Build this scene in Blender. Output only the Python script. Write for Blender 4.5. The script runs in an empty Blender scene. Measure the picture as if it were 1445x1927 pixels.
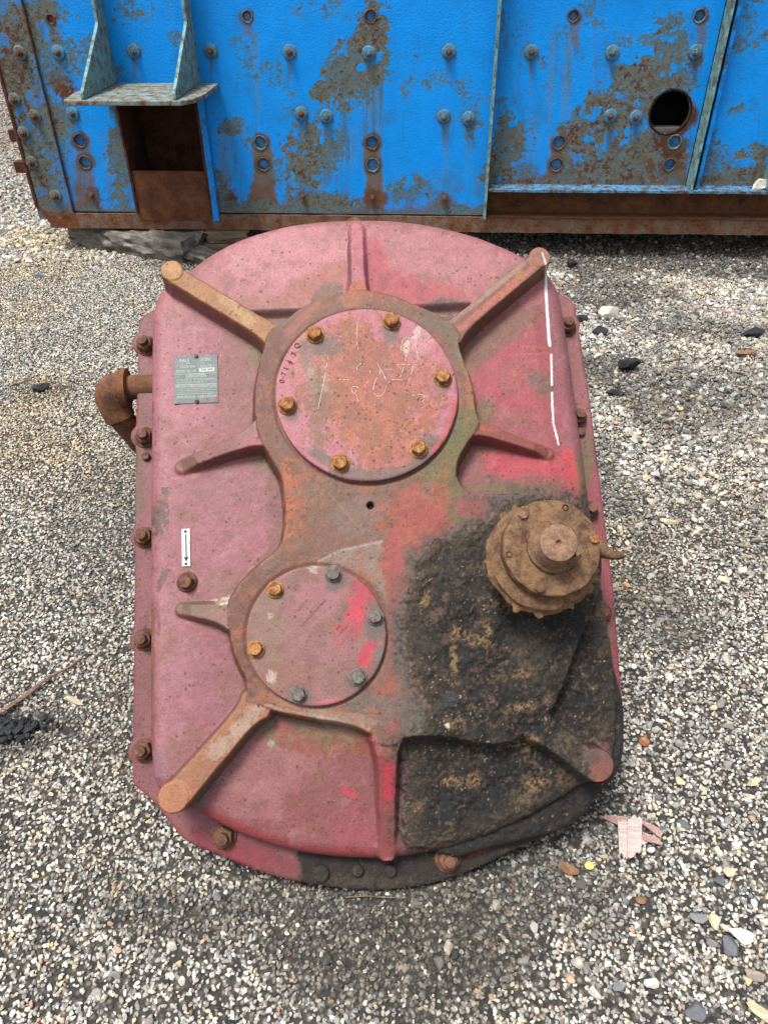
import bpy, bmesh, math, random
import numpy as np
from mathutils import Vector, Matrix

random.seed(7)
rng = np.random.default_rng(7)
SC = bpy.context.scene
COL = SC.collection

# ------------------------------------------------------------------ camera
CAMH, FPX, PITCH, ROLL = 1.6, 1447.0, 37.668, 0.449     # height m, focal length in px of a 1445 px wide frame


def cam_axes():
    p, r = math.radians(PITCH), math.radians(ROLL)
    f = np.array([0, math.cos(p), -math.sin(p)])
    ri = np.array([1., 0, 0])
    d = np.cross(f, ri)
    return np.array([math.cos(r)*ri+math.sin(r)*d, -math.sin(r)*ri+math.cos(r)*d, f])


AX = cam_axes()
cd = bpy.data.cameras.new('camera')
cam = bpy.data.objects.new('camera', cd)
COL.objects.link(cam)
m = Matrix.Identity(4)
for i in range(3):
    m[i][0], m[i][1], m[i][2] = AX[0][i], -AX[1][i], -AX[2][i]
m[2][3] = CAMH
cam.matrix_world = m
cd.sensor_fit = 'HORIZONTAL'
cd.sensor_width = 36.0
cd.lens = 36.0*FPX/1445
cd.clip_end = 400
cd.clip_start = 0.02
SC.camera = cam

# ------------------------------------------------------------------ light
SUN_EL, SUN_AZ = math.radians(58), math.radians(-35)    # azimuth from +Y towards +X
w = bpy.data.worlds.new('World')
SC.world = w
w.use_nodes = True
nt = w.node_tree
bg = nt.nodes['Background']
sky = nt.nodes.new('ShaderNodeTexSky')
sky.sky_type = 'NISHITA'
sky.sun_disc = False
sky.sun_elevation = SUN_EL
sky.sun_rotation = SUN_AZ
sky.dust_density = 5
sky.air_density = 1.0
hs = nt.nodes.new('ShaderNodeHueSaturation')            # overcast: grey the blue sky
hs.inputs['Saturation'].default_value = 0.25
nt.links.new(sky.outputs[0], hs.inputs['Color'])
nt.links.new(hs.outputs[0], bg.inputs[0])
bg.inputs[1].default_value = 0.115
sd = bpy.data.lights.new('sun', 'SUN')
sd.energy = 2.3
sd.angle = math.radians(14)
sd.color = (1, 0.96, 0.9)
so = bpy.data.objects.new('sun', sd)
COL.objects.link(so)
sv = Vector((math.sin(SUN_AZ)*math.cos(SUN_EL), math.cos(SUN_AZ)*math.cos(SUN_EL), math.sin(SUN_EL)))
# soft light from high up, slightly behind the container and to the left
sv = Vector((-0.25, -0.20, 0.95)).normalized()
sky.sun_elevation = math.asin(sv.z)
sky.sun_rotation = math.atan2(sv.x, sv.y)
so.rotation_euler = sv.to_track_quat('Z', 'Y').to_euler()
so.location = (0, 0, 6)
SC.view_settings.view_transform = 'Standard'
SC.view_settings.look = 'None'
SC.view_settings.gamma = 1
SC.view_settings.use_curve_mapping = False
SC.view_settings.exposure = 1.1
SC.render.engine = 'CYCLES'

# ------------------------------------------------------------------ measuring helpers
CAMP = np.array([0, 0, CAMH])


def ray(px, py):
    return np.array([(px-722.5)/FPX, (py-963.5)/FPX, 1.0]) @ AX


def project(P):
    q = (P-CAMP) @ AX.T
    return 722.5+FPX*q[..., 0]/q[..., 2], 963.5+FPX*q[..., 1]/q[..., 2]


def on_ground(px, py, z=0.0):
    d = ray(px, py)
    return CAMP+d*((z-CAMH)/d[2])


# face plane of the gearbox (origin in the middle of the four lugs)
FO = np.array([-0.0246, 1.2878, 0.6269])
FU = np.array([9.97407532e-01, 7.19570338e-02, 6.31983317e-04])
FV = np.array([-0.05515862, 0.75886287, 0.64891037])
FN = np.cross(FU, FV)


def face(px, py, h=0.0):
    d = ray(px, py)
    o = FO+FN*h
    k = ((o-CAMP) @ FN)/(d @ FN)
    P = CAMP+d*k-FO
    return float(P @ FU), float(P @ FV)


def faces(pts, h=0.0):
    return np.array([face(x, y, h) for x, y in pts])


# wall plane of the container
YAW = math.radians(3.241)
WT = np.array([math.cos(YAW), -math.sin(YAW), 0])
WN = np.array([math.sin(YAW), math.cos(YAW), 0])     # into the container
WO = np.array([0, 4.585, 0.0])


def wall(px, py, out=0.0):
    d = ray(px, py)
    o = WO-WN*out
    k = ((o-CAMP) @ WN)/(d @ WN)
    P = CAMP+d*k
    return float((P-o) @ WT), float(P[2])


# ------------------------------------------------------------------ numeric helpers
def sm(a, b, x):
    t = np.clip((x-a)/(b-a), 0, 1)
    return t*t*(3-2*t)


LAT = rng.random((512, 512)).astype(np.float32)


def vnoise(x, y):
    xi, yi = np.floor(x).astype(int), np.floor(y).astype(int)
    fx, fy = x-xi, y-yi
    fx, fy = fx*fx*(3-2*fx), fy*fy*(3-2*fy)
    a = LAT[xi % 512, yi % 512]
    b = LAT[(xi+1) % 512, yi % 512]
    c = LAT[xi % 512, (yi+1) % 512]
    d = LAT[(xi+1) % 512, (yi+1) % 512]
    return (a*(1-fx)+b*fx)*(1-fy)+(c*(1-fx)+d*fx)*fy


def fbm(x, y, s, o=4, seed=0):
    """noise in -1..1 with feature size s"""
    t, amp, tot = 0, 1.0, 0.0
    x, y = np.asarray(x)/s+seed*17.3, np.asarray(y)/s+seed*31.7
    for _ in range(o):
        t = t+amp*(vnoise(x, y)*2-1)
        tot += amp
        amp *= 0.55
        c, n = 0.8, 0.6
        x, y = (x*c-y*n)*2.03+5.1, (x*n+y*c)*2.03+9.7
    return t/tot*1.7


def sdf_poly(P, poly):
    """signed distance, positive inside"""
    x, y = P[:, 0], P[:, 1]
    d2 = np.full(len(x), 1e9)
    ins = np.zeros(len(x), bool)
    n = len(poly)
    for i in range(n):
        ax, ay = poly[i]
        bx, by = poly[(i+1) % n]
        ex, ey = bx-ax, by-ay
        t = np.clip(((x-ax)*ex+(y-ay)*ey)/(ex*ex+ey*ey+1e-12), 0, 1)
        d2 = np.minimum(d2, (x-ax-t*ex)**2+(y-ay-t*ey)**2)
        if ay != by:
            c = ((ay > y) != (by > y)) & (x < (bx-ax)*(y-ay)/(by-ay)+ax)
            ins ^= c
    d = np.sqrt(d2)
    return np.where(ins, d, -d)


def dist_line(x, y, pts):
    d2 = np.full(np.shape(x), 1e9)
    for (ax, ay), (bx, by) in zip(pts[:-1], pts[1:]):
        ex, ey = bx-ax, by-ay
        t = np.clip(((x-ax)*ex+(y-ay)*ey)/(ex*ex+ey*ey+1e-9), 0, 1)
        d2 = np.minimum(d2, (x-ax-t*ex)**2+(y-ay-t*ey)**2)
    return np.sqrt(d2)


def chaikin(p, n=2, closed=True):
    p = [np.array(q, float) for q in p]
    for _ in range(n):
        o = []
        L = len(p)
        for i in range(L if closed else L-1):
            a, b = p[i], p[(i+1) % L]
            o += [a*.75+b*.25, a*.25+b*.75]
        if not closed:
            o = [p[0]]+o+[p[-1]]
        p = o
    return np.array(p)


def lin(r, g, b, k=0.52):
    def f(c):
        c /= 255.
        return c/12.92 if c <= .04045 else ((c+.055)/1.055)**2.4
    return np.array([f(r), f(g), f(b)])*k


# ------------------------------------------------------------------ mesh helpers
def tag(o, label=None, cat=None, group=None, kind=None):
    if label: o['label'] = label
    if cat: o['category'] = cat
    if group: o['group'] = group
    if kind: o['kind'] = kind
    return o


def obj(name, me, mat=None, parent=None, loc=None, smooth=None):
    o = bpy.data.objects.new(name, me)
    COL.objects.link(o)
    if mat is not None and not me.materials:
        me.materials.append(mat)
    if parent is not None: o.parent = parent
    if loc is not None: o.location = loc
    if smooth is not None:
        me.polygons.foreach_set('use_smooth', [True]*len(me.polygons))
        if smooth < 3:
            me.set_sharp_from_angle(angle=smooth)
    return o


def bm_mesh(bm, name='m'):
    me = bpy.data.meshes.new(name)
    bmesh.ops.recalc_face_normals(bm, faces=bm.faces)
    bm.to_mesh(me)
    bm.free()
    return me


def np_mesh(name, V, F):
    me = bpy.data.meshes.new(name)
    V = np.ascontiguousarray(V, np.float32)
    F = np.ascontiguousarray(F, np.int32)
    k = F.shape[1]
    me.vertices.add(len(V))
    me.vertices.foreach_set('co', V.ravel())
    me.loops.add(F.size)
    me.loops.foreach_set('vertex_index', F.ravel())
    me.polygons.add(len(F))
    me.polygons.foreach_set('loop_start', np.arange(0, F.size, k, dtype=np.int32))
    me.polygons.foreach_set('loop_total', np.full(len(F), k, np.int32))
    me.update(calc_edges=True)
    return me


def set_col(me, col, cast=True, **scal):
    if cast:      # measured on flat patches of the photograph
        c0 = np.asarray(col)*.72
        g_ = np.maximum(c0[:, :1]-c0[:, 1:], 0)
        c0 = c0.copy()
        c0[:, 1:] += .030*g_
        col = c0
    a = me.color_attributes.new('Col', 'FLOAT_COLOR', 'POINT')
    c = np.ones((len(col), 4), np.float32)
    c[:, :3] = np.clip(col, 0, 1)
    a.data.foreach_set('color', c.ravel())
    for k, v in scal.items():
        t = me.attributes.new(k, 'FLOAT', 'POINT')
        t.data.foreach_set('value', np.ascontiguousarray(v, np.float32))


def submesh(name, V, F, keep, N=None, col=None, cast=True, **scal):
    """part of a grid mesh, keeping the normals of the whole"""
    F = F[keep]
    used, inv = np.unique(F.ravel(), return_inverse=True)
    me = np_mesh(name, V[used], inv.reshape(F.shape))
    if col is not None:
        set_col(me, col[used], cast, **{k: v[used] for k, v in scal.items()})
    me.polygons.foreach_set('use_smooth', np.ones(len(me.polygons), bool))
    if N is not None:
        me.normals_split_custom_set_from_vertices([tuple(x) for x in N[used]])
    return me


def vert_normals(V, F):
    a, b, c, d = (V[F[:, i]] for i in range(4))
    n = np.cross(c-a, d-b)
    N = np.zeros_like(V)
    for i in range(4):
        for k in range(3):
            N[:, k] += np.bincount(F[:, i], weights=n[:, k], minlength=len(V))
    L = np.linalg.norm(N, axis=1, keepdims=True)
    return N/np.maximum(L, 1e-12)


def box(bm, x0, x1, y0, y1, z0, z1, M=None):
    vs = [bm.verts.new((x, y, z)) for x in (x0, x1) for y in (y0, y1) for z in (z0, z1)]
    for f in ((0, 1, 3, 2), (4, 6, 7, 5), (0, 4, 5, 1), (2, 3, 7, 6), (0, 2, 6, 4), (1, 5, 7, 3)):
        bm.faces.new([vs[i] for i in f])
    if M is not None:
        bmesh.ops.transform(bm, matrix=M, verts=vs)
    return vs


def bevel(bm, w, seg=2, ang=0.6):
    e = [e for e in bm.edges if len(e.link_faces) == 2 and e.calc_face_angle(0) > ang]
    bmesh.ops.bevel(bm, geom=e, offset=w, segments=seg, affect='EDGES', profile=0.6)


def prism(poly, z0, z1, w=0.0):
    bm = bmesh.new()
    vs = [bm.verts.new((x, y, z0)) for x, y in poly]
    f = bm.faces.new(vs)
    r = bmesh.ops.extrude_face_region(bm, geom=[f])
    nv = [g for g in r['geom'] if isinstance(g, bmesh.types.BMVert)]
    for v in nv: v.co.z = z1
    bmesh.ops.recalc_face_normals(bm, faces=bm.faces)
    if w: bevel(bm, w, 2, 0.9)
    return bm


def lathe(prof, n=48, jag=None):
    """prof: list of (r, z), from the axis outwards and down"""
    bm = bmesh.new()
    rings = []
    for k, (r, z) in enumerate(prof):
        if r < 1e-6:
            rings.append([bm.verts.new((0, 0, z))])
        else:
            rings.append([bm.verts.new(((r+(jag(k, i) if jag else 0))*math.cos(2*math.pi*i/n),
                                        (r+(jag(k, i) if jag else 0))*math.sin(2*math.pi*i/n), z)) for i in range(n)])
    for a, b in zip(rings[:-1], rings[1:]):
        for i in range(n):
            j = (i+1) % n
            if len(a) == 1 and len(b) == 1: continue
            if len(a) == 1: bm.faces.new((a[0], b[i], b[j]))
            elif len(b) == 1: bm.faces.new((a[i], b[0], a[j]))
            else: bm.faces.new((a[i], b[i], b[j], a[j]))
    return bm


def tube_bm(pts, rads, n=20, cap=True):
    bm = bmesh.new()
    P = [Vector(p) for p in pts]
    prev = None
    rings = []
    for i, p in enumerate(P):
        t = (P[min(i+1, len(P)-1)]-P[max(i-1, 0)]).normalized()
        if prev is None:
            up = Vector((0, 0, 1)) if abs(t.z) < .9 else Vector((1, 0, 0))
            a = t.cross(up).normalized()
        else:
            a = (prev-t*prev.dot(t)).normalized()
        prev = a
        b = t.cross(a)
        r = rads[i] if hasattr(rads, '__len__') else rads
        rings.append([bm.verts.new(p+a*r*math.cos(2*math.pi*k/n)+b*r*math.sin(2*math.pi*k/n)) for k in range(n)])
    for A, B in zip(rings[:-1], rings[1:]):
        for k in range(n):
            bm.faces.new((A[k], A[(k+1) % n], B[(k+1) % n], B[k]))
    if cap:
        bm.faces.new(rings[0][::-1])
        bm.faces.new(rings[-1])
    return bm


def xform(me, M):
    me.transform(M)
    return me


# ------------------------------------------------------------------ materials
def node(nt, t, loc=None, **kw):
    n = nt.nodes.new(t)
    for k, v in kw.items():
        if k.startswith('i_'):
            n.inputs[k[2:].replace('_', ' ')].default_value = v
        else:
            setattr(n, k, v)
    return n


def math_n(nt, op, a, b=None, c=None, clamp=False):
    n = nt.nodes.new('ShaderNodeMath')
    n.operation = op
    n.use_clamp = clamp
    for i, x in enumerate((a, b, c)):
        if x is None: continue
        if isinstance(x, (int, float)): n.inputs[i].default_value = x
        else: nt.links.new(x, n.inputs[i])
    return n.outputs[0]


def mixc(nt, fac, a, b, mode='MIX'):
    n = nt.nodes.new('ShaderNodeMix')
    n.data_type = 'RGBA'
    n.blend_type = mode
    for s, x in ((0, fac), (6, a), (7, b)):
        if hasattr(x, 'is_linked') or hasattr(x, 'links'): nt.links.new(x, n.inputs[s])
        elif isinstance(x, (int, float)): n.inputs[s].default_value = x
        else: n.inputs[s].default_value = (*[float(q) for q in x][:3], 1)
    return n.outputs[2]


def noise_n(nt, scale, detail=5, rough=.6, vec=None, dist=0.0):
    n = nt.nodes.new('ShaderNodeTexNoise')
    n.inputs['Scale'].default_value = scale
    n.inputs['Detail'].default_value = detail
    n.inputs['Roughness'].default_value = rough
    n.inputs['Distortion'].default_value = dist
    if vec is not None: nt.links.new(vec, n.inputs['Vector'])
    return n.outputs['Fac']


def ramp(nt, fac, stops):
    r = nt.nodes.new('ShaderNodeValToRGB')
    e = r.color_ramp.elements
    while len(e) < len(stops): e.new(0.5)
    for q, (p, c) in zip(e, stops):
        q.position = p
        q.color = (*[float(x) for x in (c if hasattr(c, '__len__') else (c, c, c))][:3], 1)
    nt.links.new(fac, r.inputs[0])
    return r.outputs[0]


def new_mat(name):
    M = bpy.data.materials.new(name)
    M.use_nodes = True
    t = M.node_tree
    b = t.nodes['Principled BSDF']
    tc = t.nodes.new('ShaderNodeTexCoord')
    return M, t, b, tc.outputs['Object']


def bump(nt, b, h, strength=.4, dist=.002, prev=None):
    n = nt.nodes.new('ShaderNodeBump')
    n.inputs['Distance'].default_value = dist
    if hasattr(strength, 'links'): nt.links.new(strength, n.inputs['Strength'])
    else: n.inputs['Strength'].default_value = strength
    nt.links.new(h, n.inputs['Height'])
    if prev is not None: nt.links.new(prev, n.inputs['Normal'])
    nt.links.new(n.outputs[0], b.inputs['Normal'])
    return n.outputs[0]


def attr(nt, name, typ='GEOMETRY'):
    n = nt.nodes.new('ShaderNodeAttribute')
    n.attribute_name = name
    n.attribute_type = typ
    return n


def mat_cast():
    """weathered casting: paint colours come from the painted attribute, pits, flecks and grain are added here"""
    M, t, b, v = new_mat('weathered_cast_iron')
    c = attr(t, 'Col').outputs['Color']
    fl = attr(t, 'Fleck').outputs['Fac']
    gr = attr(t, 'Grit').outputs['Fac']
    n1 = noise_n(t, 45, 6, .7, v)
    n2 = noise_n(t, 260, 4, .7, v)
    n3 = noise_n(t, 110, 8, .75, v, .4)
    k = math_n(t, 'MULTIPLY_ADD', n1, .8, -.40)
    k = math_n(t, 'MULTIPLY_ADD', n2, 1.5, math_n(t, 'ADD', k, .25))
    vm = t.nodes.new('ShaderNodeVectorMath')
    vm.operation = 'SCALE'
    t.links.new(c, vm.inputs[0])
    t.links.new(k, vm.inputs['Scale'])
    c2 = vm.outputs[0]
    # pale chalky scuffs
    sc = ramp(t, n3, [(.60, 0), (.72, 1)])
    c2 = mixc(t, math_n(t, 'MULTIPLY', sc, .22), c2, lin(215, 180, 172, .55))
    # worn brown patches where the paint has gone
    w1 = noise_n(t, 34, 12, .82, v, .5)
    wf = math_n(t, 'ADD', w1, math_n(t, 'MULTIPLY', fl, .22))
    wm_ = ramp(t, wf, [(.645, 0), (.665, 1)])
    c2 = mixc(t, math_n(t, 'MULTIPLY', wm_, math_n(t, 'MULTIPLY_ADD', fl, .6, .22)), c2, mixc(t, n2, lin(112, 72, 60), lin(146, 98, 78)))
    # long fine scratches
    mp = t.nodes.new('ShaderNodeMapping')
    mp.inputs['Scale'].default_value = (14, 1.2, 1)
    mp.inputs['Rotation'].default_value = (0, 0, .5)
    t.links.new(v, mp.inputs['Vector'])
    scn = noise_n(t, 16, 8, .75, mp.outputs[0], .15)
    c2 = mixc(t, math_n(t, 'MULTIPLY', ramp(t, scn, [(.70, 0), (.76, 1)]), .25), c2, lin(210, 186, 180))
    # dark rust flecks and pits
    pit = None
    for vs, rad, seed in ((125, .27, 0), (75, .19, 7.3)):
        vo = t.nodes.new('ShaderNodeTexVoronoi')
        vo.inputs['Scale'].default_value = vs
        mp2 = t.nodes.new('ShaderNodeMapping')
        mp2.inputs['Location'].default_value = (seed, seed*2, 0)
        t.links.new(v, mp2.inputs['Vector'])
        wob = t.nodes.new('ShaderNodeVectorMath')
        wob.operation = 'ADD'
        nz = t.nodes.new('ShaderNodeTexNoise')
        nz.inputs['Scale'].default_value = 300
        sc_ = t.nodes.new('ShaderNodeVectorMath')
        sc_.operation = 'SCALE'
        sc_.inputs['Scale'].default_value = .004
        t.links.new(v, nz.inputs['Vector'])
        t.links.new(nz.outputs['Color'], sc_.inputs[0])
        t.links.new(mp2.outputs[0], wob.inputs[0])
        t.links.new(sc_.outputs[0], wob.inputs[1])
        t.links.new(wob.outputs[0], vo.inputs['Vector'])
        sp = t.nodes.new('ShaderNodeSeparateColor')
        t.links.new(vo.outputs['Color'], sp.inputs[0])
        dens = math_n(t, 'MULTIPLY', fl, math_n(t, 'MULTIPLY_ADD', noise_n(t, 14, 6, .7, v), 4.2, -1.75))
        on = math_n(t, 'GREATER_THAN', dens, sp.outputs[0])
        rr = math_n(t, 'MULTIPLY_ADD', sp.outputs[1], rad, rad*.45)
        hit = math_n(t, 'MULTIPLY', on, math_n(t, 'GREATER_THAN', rr, vo.outputs['Distance']))
        pit = hit if pit is None else math_n(t, 'MAXIMUM', pit, hit)
    pit = math_n(t, 'MULTIPLY', pit, .8)
    c2 = mixc(t, pit, c2, mixc(t, n2, lin(95, 50, 40, .55), lin(60, 42, 38, .6)))
    # crumbs and tan grit in the thick grease
    hv = ramp(t, gr, [(.72, 0), (.95, 1)])
    g1 = noise_n(t, 46, 9, .78, v, .3)
    g2 = noise_n(t, 120, 5, .75, v)
    c2 = mixc(t, math_n(t, 'MULTIPLY', hv, math_n(t, 'MULTIPLY', ramp(t, g1, [(.57, 0), (.62, 1)]), .38)), c2, mixc(t, g2, lin(92, 66, 46), lin(158, 126, 92)))
    c2 = mixc(t, math_n(t, 'MULTIPLY', hv, math_n(t, 'MULTIPLY', ramp(t, g2, [(.40, 1), (.50, 0)]), .7)), c2, lin(30, 27, 27))
    t.links.new(c2, b.inputs['Base Color'])
    t.links.new(math_n(t, 'ADD', math_n(t, 'MULTIPLY_ADD', n3, .35, .38), math_n(t, 'MULTIPLY', hv, .30)), b.inputs['Roughness'])
    b.inputs['Specular IOR Level'].default_value = .35
    h = math_n(t, 'SUBTRACT', math_n(t, 'ADD', n3, math_n(t, 'MULTIPLY', n2, .5)), pit)
    nb = bump(t, b, h, math_n(t, 'MULTIPLY_ADD', gr, .75, .22), .0022)
    crumb = noise_n(t, 70, 3, .6, v, .2)
    heavy = ramp(t, gr, [(.72, 0), (.95, 1)])
    bump(t, b, crumb, math_n(t, 'MULTIPLY', heavy, .7), .0055, nb)
    return M


def mat_wall():
    M, t, b, v = new_mat('peeling_blue_paint')
    c = attr(t, 'Col').outputs['Color']
    fl = attr(t, 'Fleck').outputs['Fac']
    n1 = noise_n(t, 12, 8, .7, v)
    n2 = noise_n(t, 42, 9, .78, v, .3)
    n3 = noise_n(t, 130, 4, .7, v)
    n5 = noise_n(t, 20, 9, .8, v, .6)
    vm = t.nodes.new('ShaderNodeVectorMath')
    vm.operation = 'SCALE'
    t.links.new(c, vm.inputs[0])
    pl_ = noise_n(t, 105, 2, .5, v)
    t.links.new(math_n(t, 'MULTIPLY_ADD', pl_, .40, math_n(t, 'MULTIPLY_ADD', n1, .35, .60)), vm.inputs['Scale'])
    f = math_n(t, 'ADD', fl, math_n(t, 'MULTIPLY_ADD', n2, 1.9, -1.50))
    f = math_n(t, 'ADD', f, math_n(t, 'MULTIPLY_ADD', n1, .6, -.30))
    halo = ramp(t, math_n(t, 'ADD', math_n(t, 'MULTIPLY', f, .5), math_n(t, 'MULTIPLY_ADD', fl, .9, -.50)), [(.0, 0), (.30, 1)])
    peel = noise_n(t, 105, 2, .5, v)
    core = ramp(t, f, [(.12, 0), (.20, 1)])
    deep = ramp(t, math_n(t, 'ADD', f, math_n(t, 'MULTIPLY_ADD', n5, 1.6, -.8)), [(.36, 0), (.56, 1)])
    crust = ramp(t, n5, [(.30, lin(62, 50, 38, .7)), (.42, lin(104, 94, 74, .72)), (.50, lin(116, 120, 106, .74)), (.58, lin(84, 134, 156, .74)), (.70, lin(132, 146, 138, .74))])
    cc = mixc(t, math_n(t, 'MULTIPLY', halo, .72), vm.outputs[0], lin(74, 136, 160, .74))
    cc = mixc(t, math_n(t, 'MULTIPLY', core, .95), cc, crust)
    cc = mixc(t, deep, cc, mixc(t, n3, lin(118, 74, 50, .7), lin(64, 38, 28, .7)))
    t.links.new(cc, b.inputs['Base Color'])
    t.links.new(math_n(t, 'MULTIPLY_ADD', core, .3, .48), b.inputs['Roughness'])
    b.inputs['Specular IOR Level'].default_value = .22
    h = math_n(t, 'ADD', math_n(t, 'MULTIPLY', peel, .26), math_n(t, 'MULTIPLY', core, math_n(t, 'MULTIPLY_ADD', n2, 1.8, -1.3)))
    bump(t, b, h, .8, .009)
    return M


def mat_rusty(name, a, bcol, c, scale=60, rough=.85, strength=.6, d=.0015, metal=0, pts=(.3, .5, .68)):
    M, t, b, v = new_mat(name)
    n = noise_n(t, scale, 7, .72, v, .2)
    n2 = noise_n(t, scale*6, 3, .6, v)
    f = math_n(t, 'MULTIPLY_ADD', n2, .3, math_n(t, 'MULTIPLY', n, .85))
    t.links.new(ramp(t, f, [(pts[0], a), (pts[1], bcol), (pts[2], c)]), b.inputs['Base Color'])
    b.inputs['Roughness'].default_value = rough
    b.inputs['Specular IOR Level'].default_value = .3
    b.inputs['Metallic'].default_value = metal
    bump(t, b, f, strength, d)
    return M


def mat_wood(name, a, bcol, scale=(4, 60, 60), rough=.9, red=None):
    a, bcol = a*1.4, bcol*1.4
    M, t, b, v = new_mat(name)
    mp = t.nodes.new('ShaderNodeMapping')
    mp.inputs['Scale'].default_value = scale
    t.links.new(v, mp.inputs['Vector'])
    n = noise_n(t, 1.0, 8, .75, mp.outputs[0], .6)
    c = ramp(t, n, [(.28, [x*.35 for x in a]), (.45, a), (.7, bcol)])
    if red is not None:
        n2 = noise_n(t, 9.0, 6, .8, mp.outputs[0])
        c = mixc(t, ramp(t, n2, [(.48, 0), (.56, 1)]), c, red)
    t.links.new(c, b.inputs['Base Color'])
    b.inputs['Roughness'].default_value = rough
    bump(t, b, n, .8, .004)
    return M


M_CAST = mat_cast()
M_WALL = mat_wall()
M_BOLT_ORANGE = mat_rusty('orange_rust', lin(66, 42, 32), lin(142, 88, 52), lin(206, 152, 98), 90, pts=(.36, .52, .70))
M_BOLT_BROWN = mat_rusty('brown_rust', lin(46, 32, 28), lin(96, 62, 50), lin(140, 98, 78), 70)
M_BOLT_GREY = mat_rusty('grey_steel', lin(60, 52, 50), lin(98, 90, 86), lin(140, 130, 122), 80)
M_RUST = mat_rusty('pitted_rust', lin(60, 34, 24), lin(112, 64, 38), lin(150, 96, 62), 22, d=.004, strength=.8)
M_RUST_DARK = mat_rusty('dark_rust', lin(34, 18, 12), lin(74, 40, 27), lin(112, 70, 50), 14, d=.003)
M_SHAFT = mat_rusty('dusty_rusted_hub', lin(52, 34, 26), lin(98, 72, 54), lin(146, 112, 80), 50, d=.0018, strength=.7)
M_SHAFT_TIP = mat_rusty('machined_shaft_rust', lin(86, 60, 48), lin(130, 98, 78), lin(168, 134, 110), 60)
M_PIPE = mat_rusty('rusty_pipe', lin(50, 34, 30), lin(96, 64, 50), lin(146, 94, 56), 30, d=.001)
M_REDBODY = mat_rusty('faded_maroon_paint', lin(98, 60, 56), lin(146, 84, 88), lin(176, 104, 108), 30, rough=.7, d=.001, pts=(.25, .42, .7))
M_TAR = mat_rusty('caked_grease', lin(26, 24, 24), lin(50, 46, 44), lin(96, 80, 64), 70, rough=.8, d=.004, strength=1, pts=(.3, .55, .8))
M_CHALK = mat_rusty('chalk', lin(190, 140, 122), lin(222, 190, 172), lin(236, 220, 205), 200)
M_WHITE = mat_rusty('white_plate', lin(180, 180, 170, .75), lin(222, 222, 214, .75), lin(235, 235, 230, .75), 120)
M_BLACK = mat_rusty('black_print', lin(30, 34, 38), lin(44, 48, 54), lin(66, 70, 74), 150)
M_PLATE = mat_rusty('grey_green_plate', lin(62, 74, 78), lin(88, 100, 102), lin(124, 136, 134), 70, rough=.5, d=.0004, pts=(.2, .5, .8))
M_PLATE_PRINT = mat_rusty('pale_print', lin(150, 160, 150), lin(196, 206, 194), lin(220, 226, 214), 400, pts=(.2, .45, .7))
M_PLATE_RED = mat_rusty('red_scratch', lin(190, 50, 60), lin(205, 60, 70), lin(220, 80, 90), 100)
M_TEAL = mat_rusty('weathered_teal_paint', lin(78, 56, 42, .7), lin(104, 112, 100, .7), lin(120, 166, 170, .7), 26, d=.004, strength=.9, pts=(.42, .50, .62))
M_BLUE = mat_rusty('blue_paint', lin(74, 72, 62, .7), lin(50, 112, 150, .7), np.array([.0, .215, .70]), 18, rough=.55, d=.003, pts=(.42, .49, .58))
M_WASHER = mat_rusty('weathered_blue_bolt', lin(62, 60, 52, .7), lin(88, 112, 116, .7), lin(60, 140, 190, .7), 55, d=.003, pts=(.36, .5, .66))
M_BOLT_TEAL = mat_rusty('teal_rust_bolt', lin(62, 48, 40), lin(98, 98, 88), lin(128, 150, 152), 60, d=.002)
M_VOID = mat_rusty('cavity_shade_black', lin(10, 9, 9), lin(18, 16, 15), lin(26, 23, 21), 12)  # darkness of the round opening, put into the colour
M_INNER = mat_rusty('inner_blue_grey', lin(40, 52, 72, .6), lin(40, 110, 176, .7), lin(100, 150, 190, .7), 25, pts=(.3, .5, .7))
M_WOOD = mat_wood('weathered_timber', lin(96, 92, 86), lin(168, 160, 148), (3, 40, 40))
M_WOODB = mat_wood('brown_block', lin(100, 84, 66), lin(160, 140, 112), (5, 50, 50))
M_CHIP = mat_wood('painted_splinter', lin(196, 186, 180), lin(224, 216, 210), (18, 160, 160), red=lin(196, 160, 152))
M_STICK = mat_wood('dry_stick', lin(112, 86, 74), lin(184, 160, 146), (10, 300, 300))
M_COAL = mat_rusty('black_lump', lin(20, 21, 24), lin(36, 38, 42), lin(62, 64, 68), 60, rough=.75, d=.004, strength=.9)

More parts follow.
